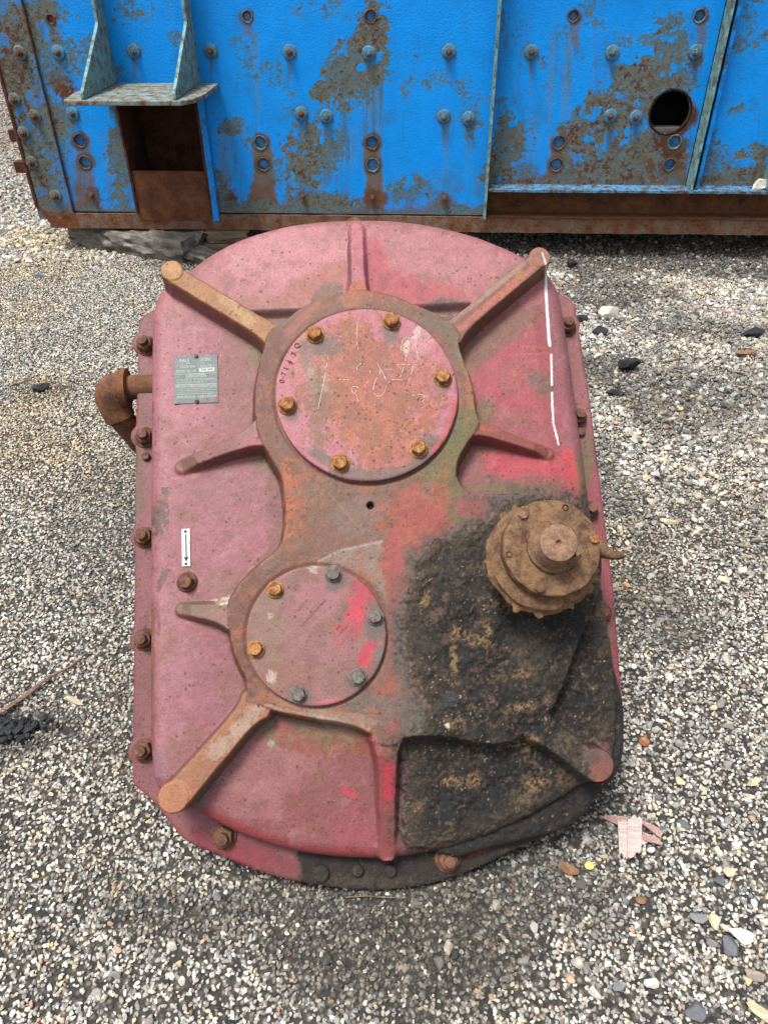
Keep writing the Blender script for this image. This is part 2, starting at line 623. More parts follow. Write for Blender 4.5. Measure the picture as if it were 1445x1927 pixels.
# ------------------------------------------------------------------ ground and gravel
def mat_ground():
    M, t, b, v = new_mat('gravel_bed')
    vo = t.nodes.new('ShaderNodeTexVoronoi')
    vo.inputs['Scale'].default_value = 85
    t.links.new(v, vo.inputs['Vector'])
    bw = t.nodes.new('ShaderNodeSeparateColor')
    t.links.new(vo.outputs['Color'], bw.inputs[0])
    c = ramp(t, bw.outputs[0], [(0, lin(84, 80, 76)), (.4, lin(116, 110, 104)), (.75, lin(146, 138, 128)), (1, lin(180, 172, 160))])
    n = noise_n(t, 1.3, 4, .6, v)
    c = mixc(t, ramp(t, n, [(.4, 0), (.7, .5)]), c, lin(100, 88, 84))
    dk = ramp(t, vo.outputs['Distance'], [(.2, .9), (.5, .22)])
    c = mixc(t, 1.0, c, dk, 'MULTIPLY')
    # the raked yard beyond the loose gravel is paler, packed fines
    ln = t.nodes.new('ShaderNodeVectorMath')
    ln.operation = 'LENGTH'
    t.links.new(v, ln.inputs[0])
    c = mixc(t, math_n(t, 'MULTIPLY', ramp(t, math_n(t, 'MULTIPLY', ln.outputs['Value'], .1), [(.42, 0), (.60, 1)]), .8), c, mixc(t, noise_n(t, 60, 6, .7, v), lin(96, 90, 84, .8), lin(190, 180, 166, .8)))
    t.links.new(c, b.inputs['Base Color'])
    b.inputs['Roughness'].default_value = .9
    inv = math_n(t, 'SUBTRACT', 1, vo.outputs['Distance'])
    bump(t, b, inv, .8, .006)
    return M


bm = bmesh.new()
bmesh.ops.create_grid(bm, x_segments=60, y_segments=60, size=60)
gme = bm_mesh(bm, 'ground')
obj('ground', gme, mat_ground(), loc=(0, 2, 0)).__setitem__('kind', 'structure')


def mat_stone():
    M, t, b, v = new_mat('river_stone')
    c = attr(t, 'scol', 'INSTANCER').outputs['Color']
    n = noise_n(t, 2.6, 5, .7, v)
    vm = t.nodes.new('ShaderNodeVectorMath')
    vm.operation = 'SCALE'
    t.links.new(c, vm.inputs[0])
    t.links.new(math_n(t, 'MULTIPLY_ADD', n, .7, .65), vm.inputs['Scale'])
    t.links.new(vm.outputs[0], b.inputs['Base Color'])
    b.inputs['Roughness'].default_value = .75
    b.inputs['Specular IOR Level'].default_value = .3
    return M


def stone_mesh(seed, sub=2, amp=.22, flat=.7):
    r = random.Random(seed)
    bm = bmesh.new()
    bmesh.ops.create_icosphere(bm, subdivisions=sub, radius=1.0)
    planes = []
    for _ in range(8):
        d = Vector((r.gauss(0, 1), r.gauss(0, 1), r.gauss(0, 1))).normalized()
        planes.append((d, r.uniform(.42, .80)))
    for v in bm.verts:
        for d, k in planes:
            q = v.co.dot(d)
            if q > k: v.co -= d*(q-k)
        v.co *= 1+r.uniform(-amp, amp)*.18
        v.co.z *= flat
        v.co.y *= .76
        v.co.x *= 1.12
    return bm_mesh(bm, 'stone')


M_STONE = mat_stone()
STONES = bpy.data.collections.new('stone_shapes')      # never linked to the scene: only instanced
for i in range(8):
    me = stone_mesh(100+i)
    me.materials.append(M_STONE)
    me.polygons.foreach_set('use_smooth', [True]*len(me.polygons))
    me.set_sharp_from_angle(angle=.38)
    STONES.objects.link(bpy.data.objects.new('stone_shape', me))

PAL = [((112, 114, 116), 26), ((138, 138, 136), 22), ((88, 90, 94), 18), ((168, 164, 156), 17), ((196, 188, 170), 12),
       ((222, 214, 196), 7), ((176, 156, 122), 6), ((150, 118, 92), 3), ((196, 156, 110), 1.0), ((120, 84, 76), 1.0), ((76, 76, 78), 6), ((238, 234, 224), 2.4)]
PC = np.minimum(np.array([lin(*c, k=1.14) for c, _ in PAL]), .85)
PW = np.array([q for _, q in PAL], float)
PW /= PW.sum()


def stains_and_shade(X, Y):
    """yard areas in metres: dark is oil plus painted container shade, yel yellow stains"""
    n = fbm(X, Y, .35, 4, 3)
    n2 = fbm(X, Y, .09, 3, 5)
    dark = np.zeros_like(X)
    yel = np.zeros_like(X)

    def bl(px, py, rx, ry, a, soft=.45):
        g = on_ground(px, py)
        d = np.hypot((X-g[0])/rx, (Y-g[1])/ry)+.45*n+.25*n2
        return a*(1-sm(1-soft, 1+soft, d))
    for q in ((1330, 480, 1.0, .38, .95), (1000, 470, .7, .25, .9), (1180, 560, .35, .4, .85), (1300, 740, .35, .40, .8), (1150, 700, .2, .35, .85), (1130, 880, .1, .4, .6), (250, 1000, .07, .5, .45), (1250, 1160, .16, .16, .65),  # the ones along the container's foot paint its shadow on the gravel
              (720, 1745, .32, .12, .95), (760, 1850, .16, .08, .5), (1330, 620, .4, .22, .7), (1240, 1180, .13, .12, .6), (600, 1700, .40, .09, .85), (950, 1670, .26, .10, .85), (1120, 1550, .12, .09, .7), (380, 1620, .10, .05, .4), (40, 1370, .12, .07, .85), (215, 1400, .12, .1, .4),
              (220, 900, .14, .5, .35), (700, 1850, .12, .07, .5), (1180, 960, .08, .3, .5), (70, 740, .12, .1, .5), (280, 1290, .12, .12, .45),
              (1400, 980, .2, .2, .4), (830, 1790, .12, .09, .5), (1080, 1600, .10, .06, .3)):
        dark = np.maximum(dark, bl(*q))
    for q in ((110, 450, .35, .22, .5), (70, 500, .2, .2, .35), (60, 760, .12, .25, .35), (100, 850, .2, .15, .3), (40, 600, .1, .2, .2), (600, 1600, .1, .05, .3)):
        yel = np.maximum(yel, bl(*q))
    return dark, yel


def gravel(name, X, Y, r0, r1, z, label_mat=None, seed=0, br=1.0):
    n = len(X)
    g = np.random.default_rng(seed)
    dark, yel = stains_and_shade(X, Y)
    c = PC[g.choice(len(PC), n, p=PW)]*g.uniform(.82, 1.18, (n, 1))*br
    c = np.minimum(c, .62)*.72+.28*c.mean(0)*np.array([1.04, 1.0, .92])
    far = sm(5.6, 7.5, Y)[:, None]*.6
    c = c*(1-far)+far*lin(128, 112, 108)*g.uniform(.7, 1.2, (n, 1))
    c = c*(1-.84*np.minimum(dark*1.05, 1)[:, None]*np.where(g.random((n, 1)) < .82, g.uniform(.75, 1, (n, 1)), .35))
    c = c*(1-yel[:, None])+yel[:, None]*c*np.array([1.15, .98, .62])
    tint = sm(-.2, .9, fbm(X, Y, .5, 3, 9))[:, None]
    c = c*(1-.25*tint*np.array([0, .2, .5]))
    me = bpy.data.meshes.new(name)
    me.vertices.add(n)
    s = np.exp(g.uniform(np.log(r0), np.log(r1), n))
    co = np.stack([X, Y, z+s*g.uniform(-.1, .75, n)], 1).astype(np.float32)
    me.vertices.foreach_set('co', co.ravel())
    a = me.attributes.new('scol', 'FLOAT_COLOR', 'POINT')
    a.data.foreach_set('color', np.concatenate([c, np.ones((n, 1))], 1).astype(np.float32).ravel())
    a = me.attributes.new('srot', 'FLOAT_VECTOR', 'POINT')
    rot = np.stack([g.normal(0, .35, n), g.normal(0, .35, n), g.uniform(0, 6.28, n)], 1)
    a.data.foreach_set('vector', rot.astype(np.float32).ravel())
    a = me.attributes.new('sscl', 'FLOAT_VECTOR', 'POINT')
    sc = s[:, None]*g.uniform(.82, 1.2, (n, 3))
    a.data.foreach_set('vector', sc.astype(np.float32).ravel())
    a = me.attributes.new('spick', 'INT', 'POINT')
    a.data.foreach_set('value', g.integers(0, 8, n).astype(np.int32))
    o = bpy.data.objects.new(name, me)
    COL.objects.link(o)
    o['kind'] = 'stuff'
    ng = bpy.data.node_groups.new(name, 'GeometryNodeTree')
    ng.interface.new_socket('Geometry', in_out='INPUT', socket_type='NodeSocketGeometry')
    ng.interface.new_socket('Geometry', in_out='OUTPUT', socket_type='NodeSocketGeometry')
    gi, go = ng.nodes.new('NodeGroupInput'), ng.nodes.new('NodeGroupOutput')
    ip = ng.nodes.new('GeometryNodeInstanceOnPoints')
    ci = ng.nodes.new('GeometryNodeCollectionInfo')
    ci.inputs['Collection'].default_value = STONES
    ci.inputs['Separate Children'].default_value = True
    ci.inputs['Reset Children'].default_value = True
    ip.inputs['Pick Instance'].default_value = True

    def at(nm, ty):
        q = ng.nodes.new('GeometryNodeInputNamedAttribute')
        q.data_type = ty
        q.inputs['Name'].default_value = nm
        return q.outputs['Attribute']
    L = ng.links.new
    mp = ng.nodes.new('GeometryNodeMeshToPoints')
    L(gi.outputs[0], mp.inputs[0])
    L(mp.outputs[0], ip.inputs['Points'])
    L(ci.outputs[0], ip.inputs['Instance'])
    L(at('spick', 'INT'), ip.inputs['Instance Index'])
    L(at('srot', 'FLOAT_VECTOR'), ip.inputs['Rotation'])
    L(at('sscl', 'FLOAT_VECTOR'), ip.inputs['Scale'])
    L(ip.outputs[0], go.inputs[0])
    md = o.modifiers.new('scatter', 'NODES')
    md.node_group = ng
    return o


def scatter(x0, x1, y0, y1, dens, g, cond=None):
    n = int((x1-x0)*(y1-y0)*dens)
    X, Y = g.uniform(x0, x1, n), g.uniform(y0, y1, n)
    if cond is not None:
        k = cond(X, Y)
        X, Y = X[k], Y[k]
    return X, Y


g0 = np.random.default_rng(3)
near = lambda X, Y: (np.abs(X) < 1.7+.58*Y) & ~((np.abs(X+.02) < .38) & (Y > 1.15) & (Y < 1.75))
X, Y = scatter(-4.5, 4.5, -.7, 5.6, 15000, g0, near)
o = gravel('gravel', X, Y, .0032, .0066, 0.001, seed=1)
tag(o, kind='stuff', label='grey and tan pea gravel covering the whole yard floor', cat='gravel')
X, Y = scatter(-3.3, 3.3, .2, 5.3, 300, g0, near)
rt = g0.random(len(X)) < sm(-.6, .9, X)*.8+.1
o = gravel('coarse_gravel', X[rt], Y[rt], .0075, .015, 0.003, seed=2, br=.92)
tag(o, kind='stuff', label='larger pale and grey pebbles strewn over the pea gravel', cat='gravel')
X, Y = scatter(.25, 3.3, 1.5, 5.0, 1500, g0, lambda X, Y: near(X, Y) & (g0.random(len(X)) < sm(1.5, 2.8, Y)*sm(.2, .9, X)))
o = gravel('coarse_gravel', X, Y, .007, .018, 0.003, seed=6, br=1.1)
tag(o, kind='stuff', label='pale crushed stone lying on the darker oily gravel at the right', cat='gravel')
X, Y = scatter(-9, 0, 4.5, 14, 1800, g0, lambda X, Y: (X < -1.6-.12*(Y-4.5)) & (X > -.75*Y-1))
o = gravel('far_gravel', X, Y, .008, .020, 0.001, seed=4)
tag(o, kind='stuff', label='brownish gravel stretching away behind the left end of the container', cat='gravel')

# ------------------------------------------------------------------ hex bolts (shared meshes)
def hex_bm(r, h, dome=.0):
    """hex head, centred, standing on z=0"""
    bm = lathe([(0, h), (r*.80, h), (r*.93, h*.90), (r*1.0, h*.76), (r*1.0, 0), (0, 0)], 24)
    for v in bm.verts:
        a = math.atan2(v.co.y, v.co.x)
        rr = math.hypot(v.co.x, v.co.y)
        if rr > r*.86:
            k = math.cos(math.pi/6)/math.cos(((a) % (math.pi/3))-math.pi/6)
            v.co.x *= k
            v.co.y *= k
    return bm


def join_bm(a, b):
    me = bpy.data.meshes.new('t')
    b.to_mesh(me)
    b.free()
    a.from_mesh(me)
    bpy.data.meshes.remove(me)
    return a


def worn(bm, amp, seed):
    r = random.Random(seed)
    for v in bm.verts: v.co += Vector((r.uniform(-amp, amp), r.uniform(-amp, amp), r.uniform(-amp, amp)))
    return bm


# ------------------------------------------------------------------ painting helper
class Paint:
    def __init__(s, px, py, base):
        s.x, s.y = np.asarray(px, float), np.asarray(py, float)
        s.c = np.tile(np.asarray(base, float), (len(s.x), 1))
        s.n1 = fbm(s.x, s.y, 60, 5, 1)
        s.n2 = fbm(s.x, s.y, 20, 4, 2)
        s.n3 = fbm(s.x, s.y, 6, 3, 4)
        s.n4 = fbm(s.x, s.y, 3.2, 2, 6)
        s.n = .42*s.n1+.36*s.n2+.34*s.n3+.22*s.n4
        s.fl = np.zeros(len(s.x))
        s.gr = np.zeros(len(s.x))

    def lay(s, w, col, fl=None, gr=None):
        w = w[:, None]
        s.c = s.c*(1-w)+w*np.asarray(col)
        if fl is not None: s.fl = s.fl*(1-w[:, 0])+w[:, 0]*fl
        if gr is not None: s.gr = s.gr*(1-w[:, 0])+w[:, 0]*gr

    def w_blob(s, x, y, rx, ry, a=1, ang=0, soft=.3, nz=.35):
        soft, nz = soft*.62, nz*1.35
        t = math.radians(ang)
        dx, dy = s.x-x, s.y-y
        u, v = (dx*math.cos(t)+dy*math.sin(t))/rx, (-dx*math.sin(t)+dy*math.cos(t))/ry
        return a*(1-sm(1-soft, 1+soft, np.hypot(u, v)+nz*s.n))

    def blob(s, x, y, rx, ry, col, a=1, ang=0, soft=.3, nz=.35, m=None, **k):
        w = s.w_blob(x, y, rx, ry, a, ang, soft, nz)
        s.lay(w if m is None else w*m, col, **k)

    def line(s, pts, wd, col, a=1, soft=.4, nz=.3, m=None, **k):
        soft, nz = soft*.7, nz*1.5
        d = dist_line(s.x, s.y, pts)/wd+nz*s.n
        w = a*(1-sm(1-soft, 1+soft, d))
        s.lay(w if m is None else w*m, col, **k)

    def poly(s, pts, col, a=1, soft=8, nz=10, m=None, **k):
        d = sdf_poly(np.stack([s.x, s.y], 1), pts)+nz*s.n
        w = a*sm(-soft, soft, d)
        s.lay(w if m is None else w*m, col, **k)
        return w


# ================================================================== GEARBOX
BASE = np.array([0.012, -0.80, -0.14])       # local point that touches the ground
gb = bpy.data.objects.new('gear_reducer', None)
COL.objects.link(gb)
RM = Matrix([[FU[i], FV[i], FN[i], 0] for i in range(3)]+[[0, 0, 0, 1]])
gloc = FO+FU*BASE[0]+FV*BASE[1]+FN*BASE[2]
gb.matrix_world = Matrix.Translation(Vector(gloc)) @ RM
gb.empty_display_size = .1
tag(gb, 'faded red cast iron gear reducer casing leaning back on the gravel, caked in grease', 'gearbox')
GOFF = Vector(-BASE)


def gpart(name, me, mat, smooth=None):
    return obj(name, me, mat, gb, GOFF, smooth)


def sub(name, me, mat, parent, smooth=None):
    """sub-part: mesh given in gearbox coordinates, parent sits at GOFF"""
    return obj(name, me, mat, parent, (0, 0, 0), smooth)


def T(u, v, z, rot=0.0, tilt=None):
    M = Matrix.Translation((u, v, z)) @ Matrix.Rotation(rot, 4, 'Z')
    if tilt: M = M @ Matrix.Rotation(tilt[0], 4, 'X') @ Matrix.Rotation(tilt[1], 4, 'Y')
    return M


OUTL = faces([(283, 1452), (283, 1200), (284, 1000), (285, 800), (286, 610), (291, 574), (304, 548), (330, 534), (362, 510), (400, 478), (470, 441), (560, 418),
              (665, 409), (770, 415), (870, 436), (940, 464), (985, 488), (1022, 508), (1042, 532), (1054, 560), (1062, 610), (1086, 780), (1110, 960),
              (1135, 1120), (1158, 1290), (1160, 1400), (1138, 1465), (1090, 1478), (1040, 1512), (950, 1562), (850, 1600), (740, 1621), (640, 1619),
              (550, 1606), (450, 1574), (375, 1532), (330, 1510), (298, 1485)], -.08)
OUTL = chaikin(OUTL, 2)
WEB = faces([(655, 546), (693, 544), (740, 555), (800, 578), (846, 602), (868, 630), (862, 646), (868, 668), (884, 700), (893, 745), (895, 775), (906, 796),
             (890, 818), (868, 850), (856, 880), (862, 908), (885, 927), (920, 931), (1000, 926), (1060, 935), (1120, 985), (1136, 1060), (1125, 1120), (1098, 1185),
             (1070, 1260), (1047, 1325), (1020, 1352), (1000, 1376), (945, 1404), (890, 1396), (840, 1385), (790, 1386), (756, 1390), (747, 1405), (712, 1405), (702, 1382),
             (665, 1366), (600, 1354), (540, 1344), (500, 1333), (480, 1325), (458, 1322), (466, 1300), (462, 1278), (442, 1238), (431, 1190), (428, 1140), (436, 1118), (452, 1095),
             (482, 1064), (518, 1038), (533, 1018), (537, 990), (537, 930), (530, 892), (510, 862), (492, 832), (482, 800), (478, 745), (484, 695), (498, 650), (500, 633),
             (512, 612), (532, 606), (565, 578), (610, 556)], 0)
WEB = chaikin(WEB, 2)


def strip(pts, w0, w1, h=0.0):
    a, b = np.array(face(*pts[0], h)), np.array(face(*pts[1], h))
    return a, b, w0, w1


RIBS = {   # name, start px, end px, half widths at both ends (m), top height at both ends
    'top': ((674, 560), (672, 405), .017, .013, 0.0, -.050),
    'bottom': ((729, 1395), (733, 1630), .020, .012, 0.0, -.075),
    'tl': ((515, 628), (330, 517), .020, .022, -.002, 0.0),
    'tr': ((850, 622), (1008, 492), .021, .020, -.002, 0.0),
    'bl': ((478, 1330), (338, 1492), .022, .027, -.002, 0.0),
    'br': ((1012, 1365), (1112, 1440), .024, .026, -.002, 0.0),
    'left': ((486, 815), (333, 868), .018, .011, -.003, -.048),
    'lower_left': ((432, 1156), (334, 1144), .020, .010, -.003, -.042),
    'right': ((892, 800), (1042, 842), .013, .009, -.002, -.048)}
LUGS = {'tl': (323, 508, .0262), 'tr': (1016, 483, .0262), 'bl': (326, 1502, .031), 'br': (1124, 1440, .034)}
CS = 0.0021
us, vs_ = np.arange(-.50, .512, CS), np.arange(-.75, .765, CS)
UU, VV = np.meshgrid(us, vs_, indexing='ij')
P2 = np.stack([UU.ravel(), VV.ravel()], 1)
lugs = {k: (*face(x, y, .002), r) for k, (x, y, r) in LUGS.items()}
dout = sdf_poly(P2, OUTL)
for u0, v0, r in lugs.values():
    dout = np.maximum(dout, r-np.hypot(P2[:, 0]-u0, P2[:, 1]-v0))
# snap vertices just outside the outline on to it
gd = dout.reshape(UU.shape)
gu, gv = np.gradient(gd, CS)
gl = np.maximum(np.hypot(gu, gv), 1e-6)
mv = (gd < 0) & (gd > -CS*1.6)
UU2 = np.where(mv, UU-gd*gu/gl, UU)
VV2 = np.where(mv, VV-gd*gv/gl, VV)
P2 = np.stack([UU2.ravel(), VV2.ravel()], 1)
d0 = np.maximum(dout, 0)
PX0, PY0 = project(FO+P2[:, :1]*FU+P2[:, 1:]*FV-FN*.05)
U, V = P2[:, 0], P2[:, 1]
n_big = fbm(U, V, .16, 4, 11)
n_mid = fbm(U, V, .035, 4, 12)
n_fin = fbm(U, V, .009, 3, 13)
# panel surface
panel = np.full(len(U), -.052)+.0016*n_big
vt = face(670, 594, -.05)[1]
vb = face(700, 1385, -.05)[1]


def side_of(U, V, a, b):
    (ax, ay), (bx, by) = face(*a), face(*b)
    L = math.hypot(bx-ax, by-ay)
    return ((bx-ax)*(V-ay)-(by-ay)*(U-ax))/L


def panel_shape(U, V):
    up = np.minimum(-side_of(U, V, RIBS['tl'][0], RIBS['tl'][1]), side_of(U, V, RIBS['tr'][0], RIBS['tr'][1]))
    up = sm(-.006, .006, up)*(V > .2)
    dn = np.minimum(side_of(U, V, RIBS['bl'][0], RIBS['bl'][1]), -side_of(U, V, RIBS['br'][0], RIBS['br'][1]))
    dn = sm(-.006, .006, dn)*(V < -.2)
    z = up*(sm(0, .020, V-vt)*.016-.125*np.maximum(V-vt-.01, 0))
    z = z-dn*.10*np.maximum(vb-V, 0)
    z = z-(1-up)*(1-dn)*.10*np.maximum(np.abs(U)-.40, 0)
    return z


panel += panel_shape(U, V)
R = .030
panel -= R-np.sqrt(np.maximum(R*R-np.maximum(R-d0, 0)**2, 0))
z = panel.copy()
owner = np.zeros(len(U), int)            # 0 panel, 1 web, 2.. ribs, then lugs


def prof(t, a=.012, b=.003):
    s = np.clip((t+a)/(a+b), 0, 1)
    return s*s*s*(s*(6*s-15)+10)


dweb = sdf_poly(P2, WEB)+.0012*n_mid
zt = .0+.0010*n_big
s = prof(dweb)
zw = panel+s*(zt-panel)
owner[(s > .03)] = 1
z = np.maximum(z, zw)
ribi = {}
for i, (k, (a, b, w0, w1, z0, z1)) in enumerate(RIBS.items()):
    pa, pb = np.array(face(*a)), np.array(face(*b))
    e = pb-pa
    L = np.hypot(*e)
    tt = ((P2-pa) @ e)/(L*L)
    tc = np.clip(tt, 0, 1)
    dd = np.hypot(*(P2-pa-tc[:, None]*e).T)
    flare = .012*np.exp(-tc*L/.020)
    wd = w0+(w1-w0)*tc+flare
    t = wd-dd+.0008*n_mid
    s = prof(t, .010 if k in ('left', 'right', 'lower_left') else .011, .003)
    if k in ('left', 'lower_left', 'right'):
        zt2 = np.where(tc < .8, z0+(z1-z0)*tc/.8*.55, z0+(z1-z0)*(.55+.45*(tc-.8)/.2))
    else:
        zt2 = z0+(z1-z0)*tc
    zr = panel+s*(np.maximum(zt2, panel)-panel)
    upd = (zr > z+.0006) & (s > .05)
    owner[upd] = 2+i
    ribi[k] = 2+i
    z = np.maximum(z, zr)
lugi = {}
for i, (k, (u0, v0, r)) in enumerate(lugs.items()):
    d = r-np.hypot(U-u0, V-v0)
    s = prof(d+.0006*n_mid, .006, .003)
    ztl = .0022 if k != 'br' else .004
    zr = np.where(d > -.006, np.maximum(panel, -.10)+s*(ztl-np.maximum(panel, -.10)), -1)
    # solid post under the lug
    upd = (d > -.004)
    owner[upd] = 20+i
    lugi[k] = 20+i
    z = np.where(upd, np.maximum(z, zr), z)
# bearing boss under the input shaft
u0, v0 = .3164, -.1469
d = .104-np.hypot(U-u0, V-v0)
z = np.maximum(z, panel+prof(d, .02, .01)*(.020-panel))
# shallow collars round the two covers
for (x, y, rr) in ((0.0031, .2421, .1956), (-.1281, -.2642, .1399)):
    r = np.hypot(U-x, V-y)
    z -= .002*(1-sm(rr+.002, rr+.010, r))
# small tapped hole in the web
u0, v0 = face(697, 951)
r = np.hypot(U-u0, V-v0)
z -= .016*(1-sm(.004, .0085, r))
hole_r = r
# cast dimple
# ---------- caked grease
TARP = [(1000, 925), (940, 955), (905, 985), (860, 1000), (815, 1025), (782, 1062), (765, 1110), (756, 1180), (760, 1240), (775, 1290), (800, 1335), (790, 1375), (752, 1392),
        (758, 1440), (764, 1500), (756, 1560), (768, 1604), (860, 1600), (960, 1562), (1050, 1512), (1098, 1480), (1108, 1450), (1090, 1405), (1140, 1390), (1175, 1400), (1175, 1250),
        (1134, 1150), (1120, 1060), (1090, 940)]
Wd = FO+P2[:, :1]*FU+P2[:, 1:]*FV+z[:, None]*FN
PX, PY = project(Wd)
tn = .5*fbm(PX, PY, 60, 4, 21)+.4*fbm(PX, PY, 18, 4, 22)+.2*fbm(PX, PY, 6, 3, 26)
dt = sdf_poly(np.stack([PX, PY], 1), TARP)+14*tn
tar = sm(-4, 8, dt)
smear = sm(-50, 6, dt+10*tn)
ridge = 1-np.abs(fbm(U, V, .030, 4, 23))
_rough = .35+.65*sm(-.5, .6, fbm(U, V, .11, 3, 30))
lump = .0070*fbm(U, V, .06, 4, 24)+_rough*(.0055*np.abs(fbm(U, V, .028, 4, 25))+.0022*np.abs(fbm(U, V, .013, 2, 28)))+.0010*fbm(U, V, .006, 2, 29)-.003
# thick round pad of grease below the shaft
pu, pv = face(915, 1235, .0)
pad = 1-sm(.10, .165, np.hypot((U-pu)/1.0, (V-pv)/1.08)+.008*tn)
z = z+tar*(.005+lump)+tar*pad*.012*(1+.4*fbm(U, V, .06, 3, 27))
# rough cast skin
z += .00035*n_mid+.00022*n_fin

side = (gd < CS*.2).ravel()
z_in = z.copy()
zside = -.118
VTX = np.stack([U, V, np.where(dout <= 0, z, z)], 1)
nu, nv = UU.shape
idx = np.arange(nu*nv).reshape(nu, nv)
F = np.stack([idx[:-1, :-1], idx[1:, :-1], idx[1:, 1:], idx[:-1, 1:]], -1).reshape(-1, 4)
vin = (dout > -CS*1.6)
inside = (dout > 0)
fk = vin[F].all(1) & inside[F].any(1)
NRM = vert_normals(VTX, F[fk])

# ---------- paint of the casting
Wd = FO+VTX[:, :1]*FU+VTX[:, 1:2]*FV+VTX[:, 2:]*FN
PX, PY = project(Wd)
p = Paint(PX, PY, lin(184, 106, 120))
low = (owner == 0).astype(float)
web = (owner == 1).astype(float)
topz = PY < 600
p.fl[:] = .24
p.gr[:] = .2
# left panels: faded pink, a little mauver downwards
p.lay(low*sm(900, 1300, p.y)*.7, lin(170, 100, 118))
p.blob(330, 760, 60, 180, lin(202, 124, 138), .5, m=low)
p.blob(325, 1300, 30, 180, lin(190, 122, 136), .5, m=low)
p.line([(300, 580), (300, 1440)], 14, lin(198, 128, 140), .5, m=low)
p.blob(450, 720, 45, 120, lin(150, 90, 82), .65, m=low, fl=.35)
p.blob(485, 660, 22, 30, lin(128, 110, 62), .8, m=low)
p.blob(500, 870, 26, 22, lin(120, 106, 70), .85, m=low)
p.blob(440, 600, 50, 30, lin(160, 100, 90), .5, 30, m=low)
p.blob(380, 840, 60, 40, lin(168, 96, 96), .5, m=low, fl=.75)
p.blob(430, 930, 110, 60, lin(164, 96, 104), .6, m=low, fl=.45)
p.blob(520, 960, 18, 100, lin(140, 86, 84), .7, m=low, fl=.6)
p.blob(300, 990, 16, 34, lin(112, 88, 80), .95, soft=.1, nz=.9, m=low, gr=.5)
p.blob(312, 925, 8, 10, lin(112, 88, 80), .9, soft=.1, nz=.9, m=low)
p.blob(308, 1085, 6, 22, lin(112, 88, 80), .9, 20, soft=.1, nz=.8, m=low)
p.blob(300, 1180, 4, 16, lin(112, 88, 80), .9, soft=.1, nz=.8, m=low)
p.line([(287, 1150), (287, 1480)], 4, lin(150, 92, 60), .7, m=low)
p.blob(445, 1100, 60, 26, lin(150, 104, 84), .6, m=low)
p.blob(370, 1130, 40, 14, lin(158, 104, 92), .7, m=low)
p.blob(400, 1185, 60, 16, lin(178, 96, 92), .5, m=low)
p.blob(440, 1290, 30, 50, lin(150, 88, 84), .6, -35, m=low, fl=.5)
p.blob(350, 1420, 60, 40, lin(152, 92, 80), .6, -50, m=low, fl=.6)
p.blob(300, 1440, 16, 30, lin(168, 122, 138), .6, m=low)
# top arc
tz = low*sm(605, 592, p.y)
p.lay(tz, lin(200, 120, 128))
p.blob(560, 470, 110, 50, lin(226, 146, 154), .7, -14, m=tz)
p.blob(490, 480, 60, 30, lin(214, 140, 148), .6, -25, m=tz)
p.blob(840, 480, 110, 45, lin(204, 130, 134), .7, 15, m=tz)
p.blob(712, 520, 24, 70, lin(206, 76, 92), .9, -8, m=tz)
p.blob(760, 545, 80, 28, lin(196, 76, 88), .85, 20, m=tz)
p.blob(830, 552, 60, 22, lin(196, 84, 94), .8, 15, m=tz)
p.blob(600, 535, 70, 26, lin(186, 108, 88), .65, -28, m=tz)
p.blob(620, 552, 30, 20, lin(124, 104, 92), .8, -25, m=tz)
p.blob(475, 575, 80, 16, lin(170, 106, 94), .6, m=tz, fl=.4)
p.blob(848, 578, 44, 18, lin(104, 80, 84), .95, soft=.12, m=tz)
p.blob(800, 585, 60, 10, lin(104, 84, 82), .8, m=tz)
p.blob(520, 590, 70, 9, lin(112, 94, 96), .85, m=tz)
p.blob(935, 545, 60, 10, lin(140, 118, 80), .75, -36, m=tz)
p.blob(965, 515, 40, 14, lin(148, 112, 90), .6, -36, m=tz)
p.line([(560, 424), (665, 414), (770, 420), (900, 450)], 5, lin(186, 120, 116), .6, m=tz)
# ledge strip right under the arc
p.line([(480, 599), (552, 601)], 6, lin(122, 100, 84), .9, m=low)
p.line([(820, 599), (872, 601)], 6, lin(110, 88, 76), .9, m=low)
# right panel
rz = low*sm(840, 900, p.x)*sm(560, 600, p.y)*(p.y < 960)
p.lay(rz, lin(184, 84, 98))
p.blob(960, 700, 66, 90, lin(198, 66, 90), .8, m=rz)
p.blob(915, 650, 90, 26, lin(138, 96, 76), .9, -38, m=rz)
p.blob(1000, 560, 46, 40, lin(146, 100, 80), .85, -38, m=rz)
p.blob(880, 640, 24, 14, lin(100, 84, 84), .6, -38, m=rz)
p.blob(905, 780, 24, 34, lin(128, 112, 68), .85, 30, m=rz)
p.blob(990, 770, 60, 45, lin(186, 74, 84), .6, m=rz)
p.blob(985, 700, 60, 30, lin(176, 96, 92), .5, m=rz, fl=.3)
p.blob(1008, 708, 14, 14, lin(120, 96, 92), .8, nz=.8, m=rz)
p.blob(1032, 732, 16, 12, lin(118, 104, 86), .85, nz=.6, m=rz)
p.line([(1046, 560), (1062, 700), (1085, 900)], 20, lin(166, 100, 112), .85, m=low)
p.blob(1045, 780, 22, 40, lin(190, 92, 110), .5, m=low)
p.blob(1074, 905, 18, 62, lin(228, 66, 78), .95, -8, m=low)
p.line([(1088, 860), (1108, 990)], 6, lin(130, 122, 72), .7, m=low)
p.poly([(858, 830), (1050, 850), (1060, 930), (860, 930)], lin(156, 100, 92), .8, m=rz)
p.blob(985, 878, 78, 34, lin(218, 56, 88), .95, 4, soft=.15, m=rz)
p.blob(960, 918, 70, 8, lin(126, 120, 62), .8, m=low)
p.blob(1010, 905, 60, 10, lin(160, 90, 84), .6, m=rz)
p.blob(905, 830, 30, 12, lin(96, 84, 70), .7, m=rz)
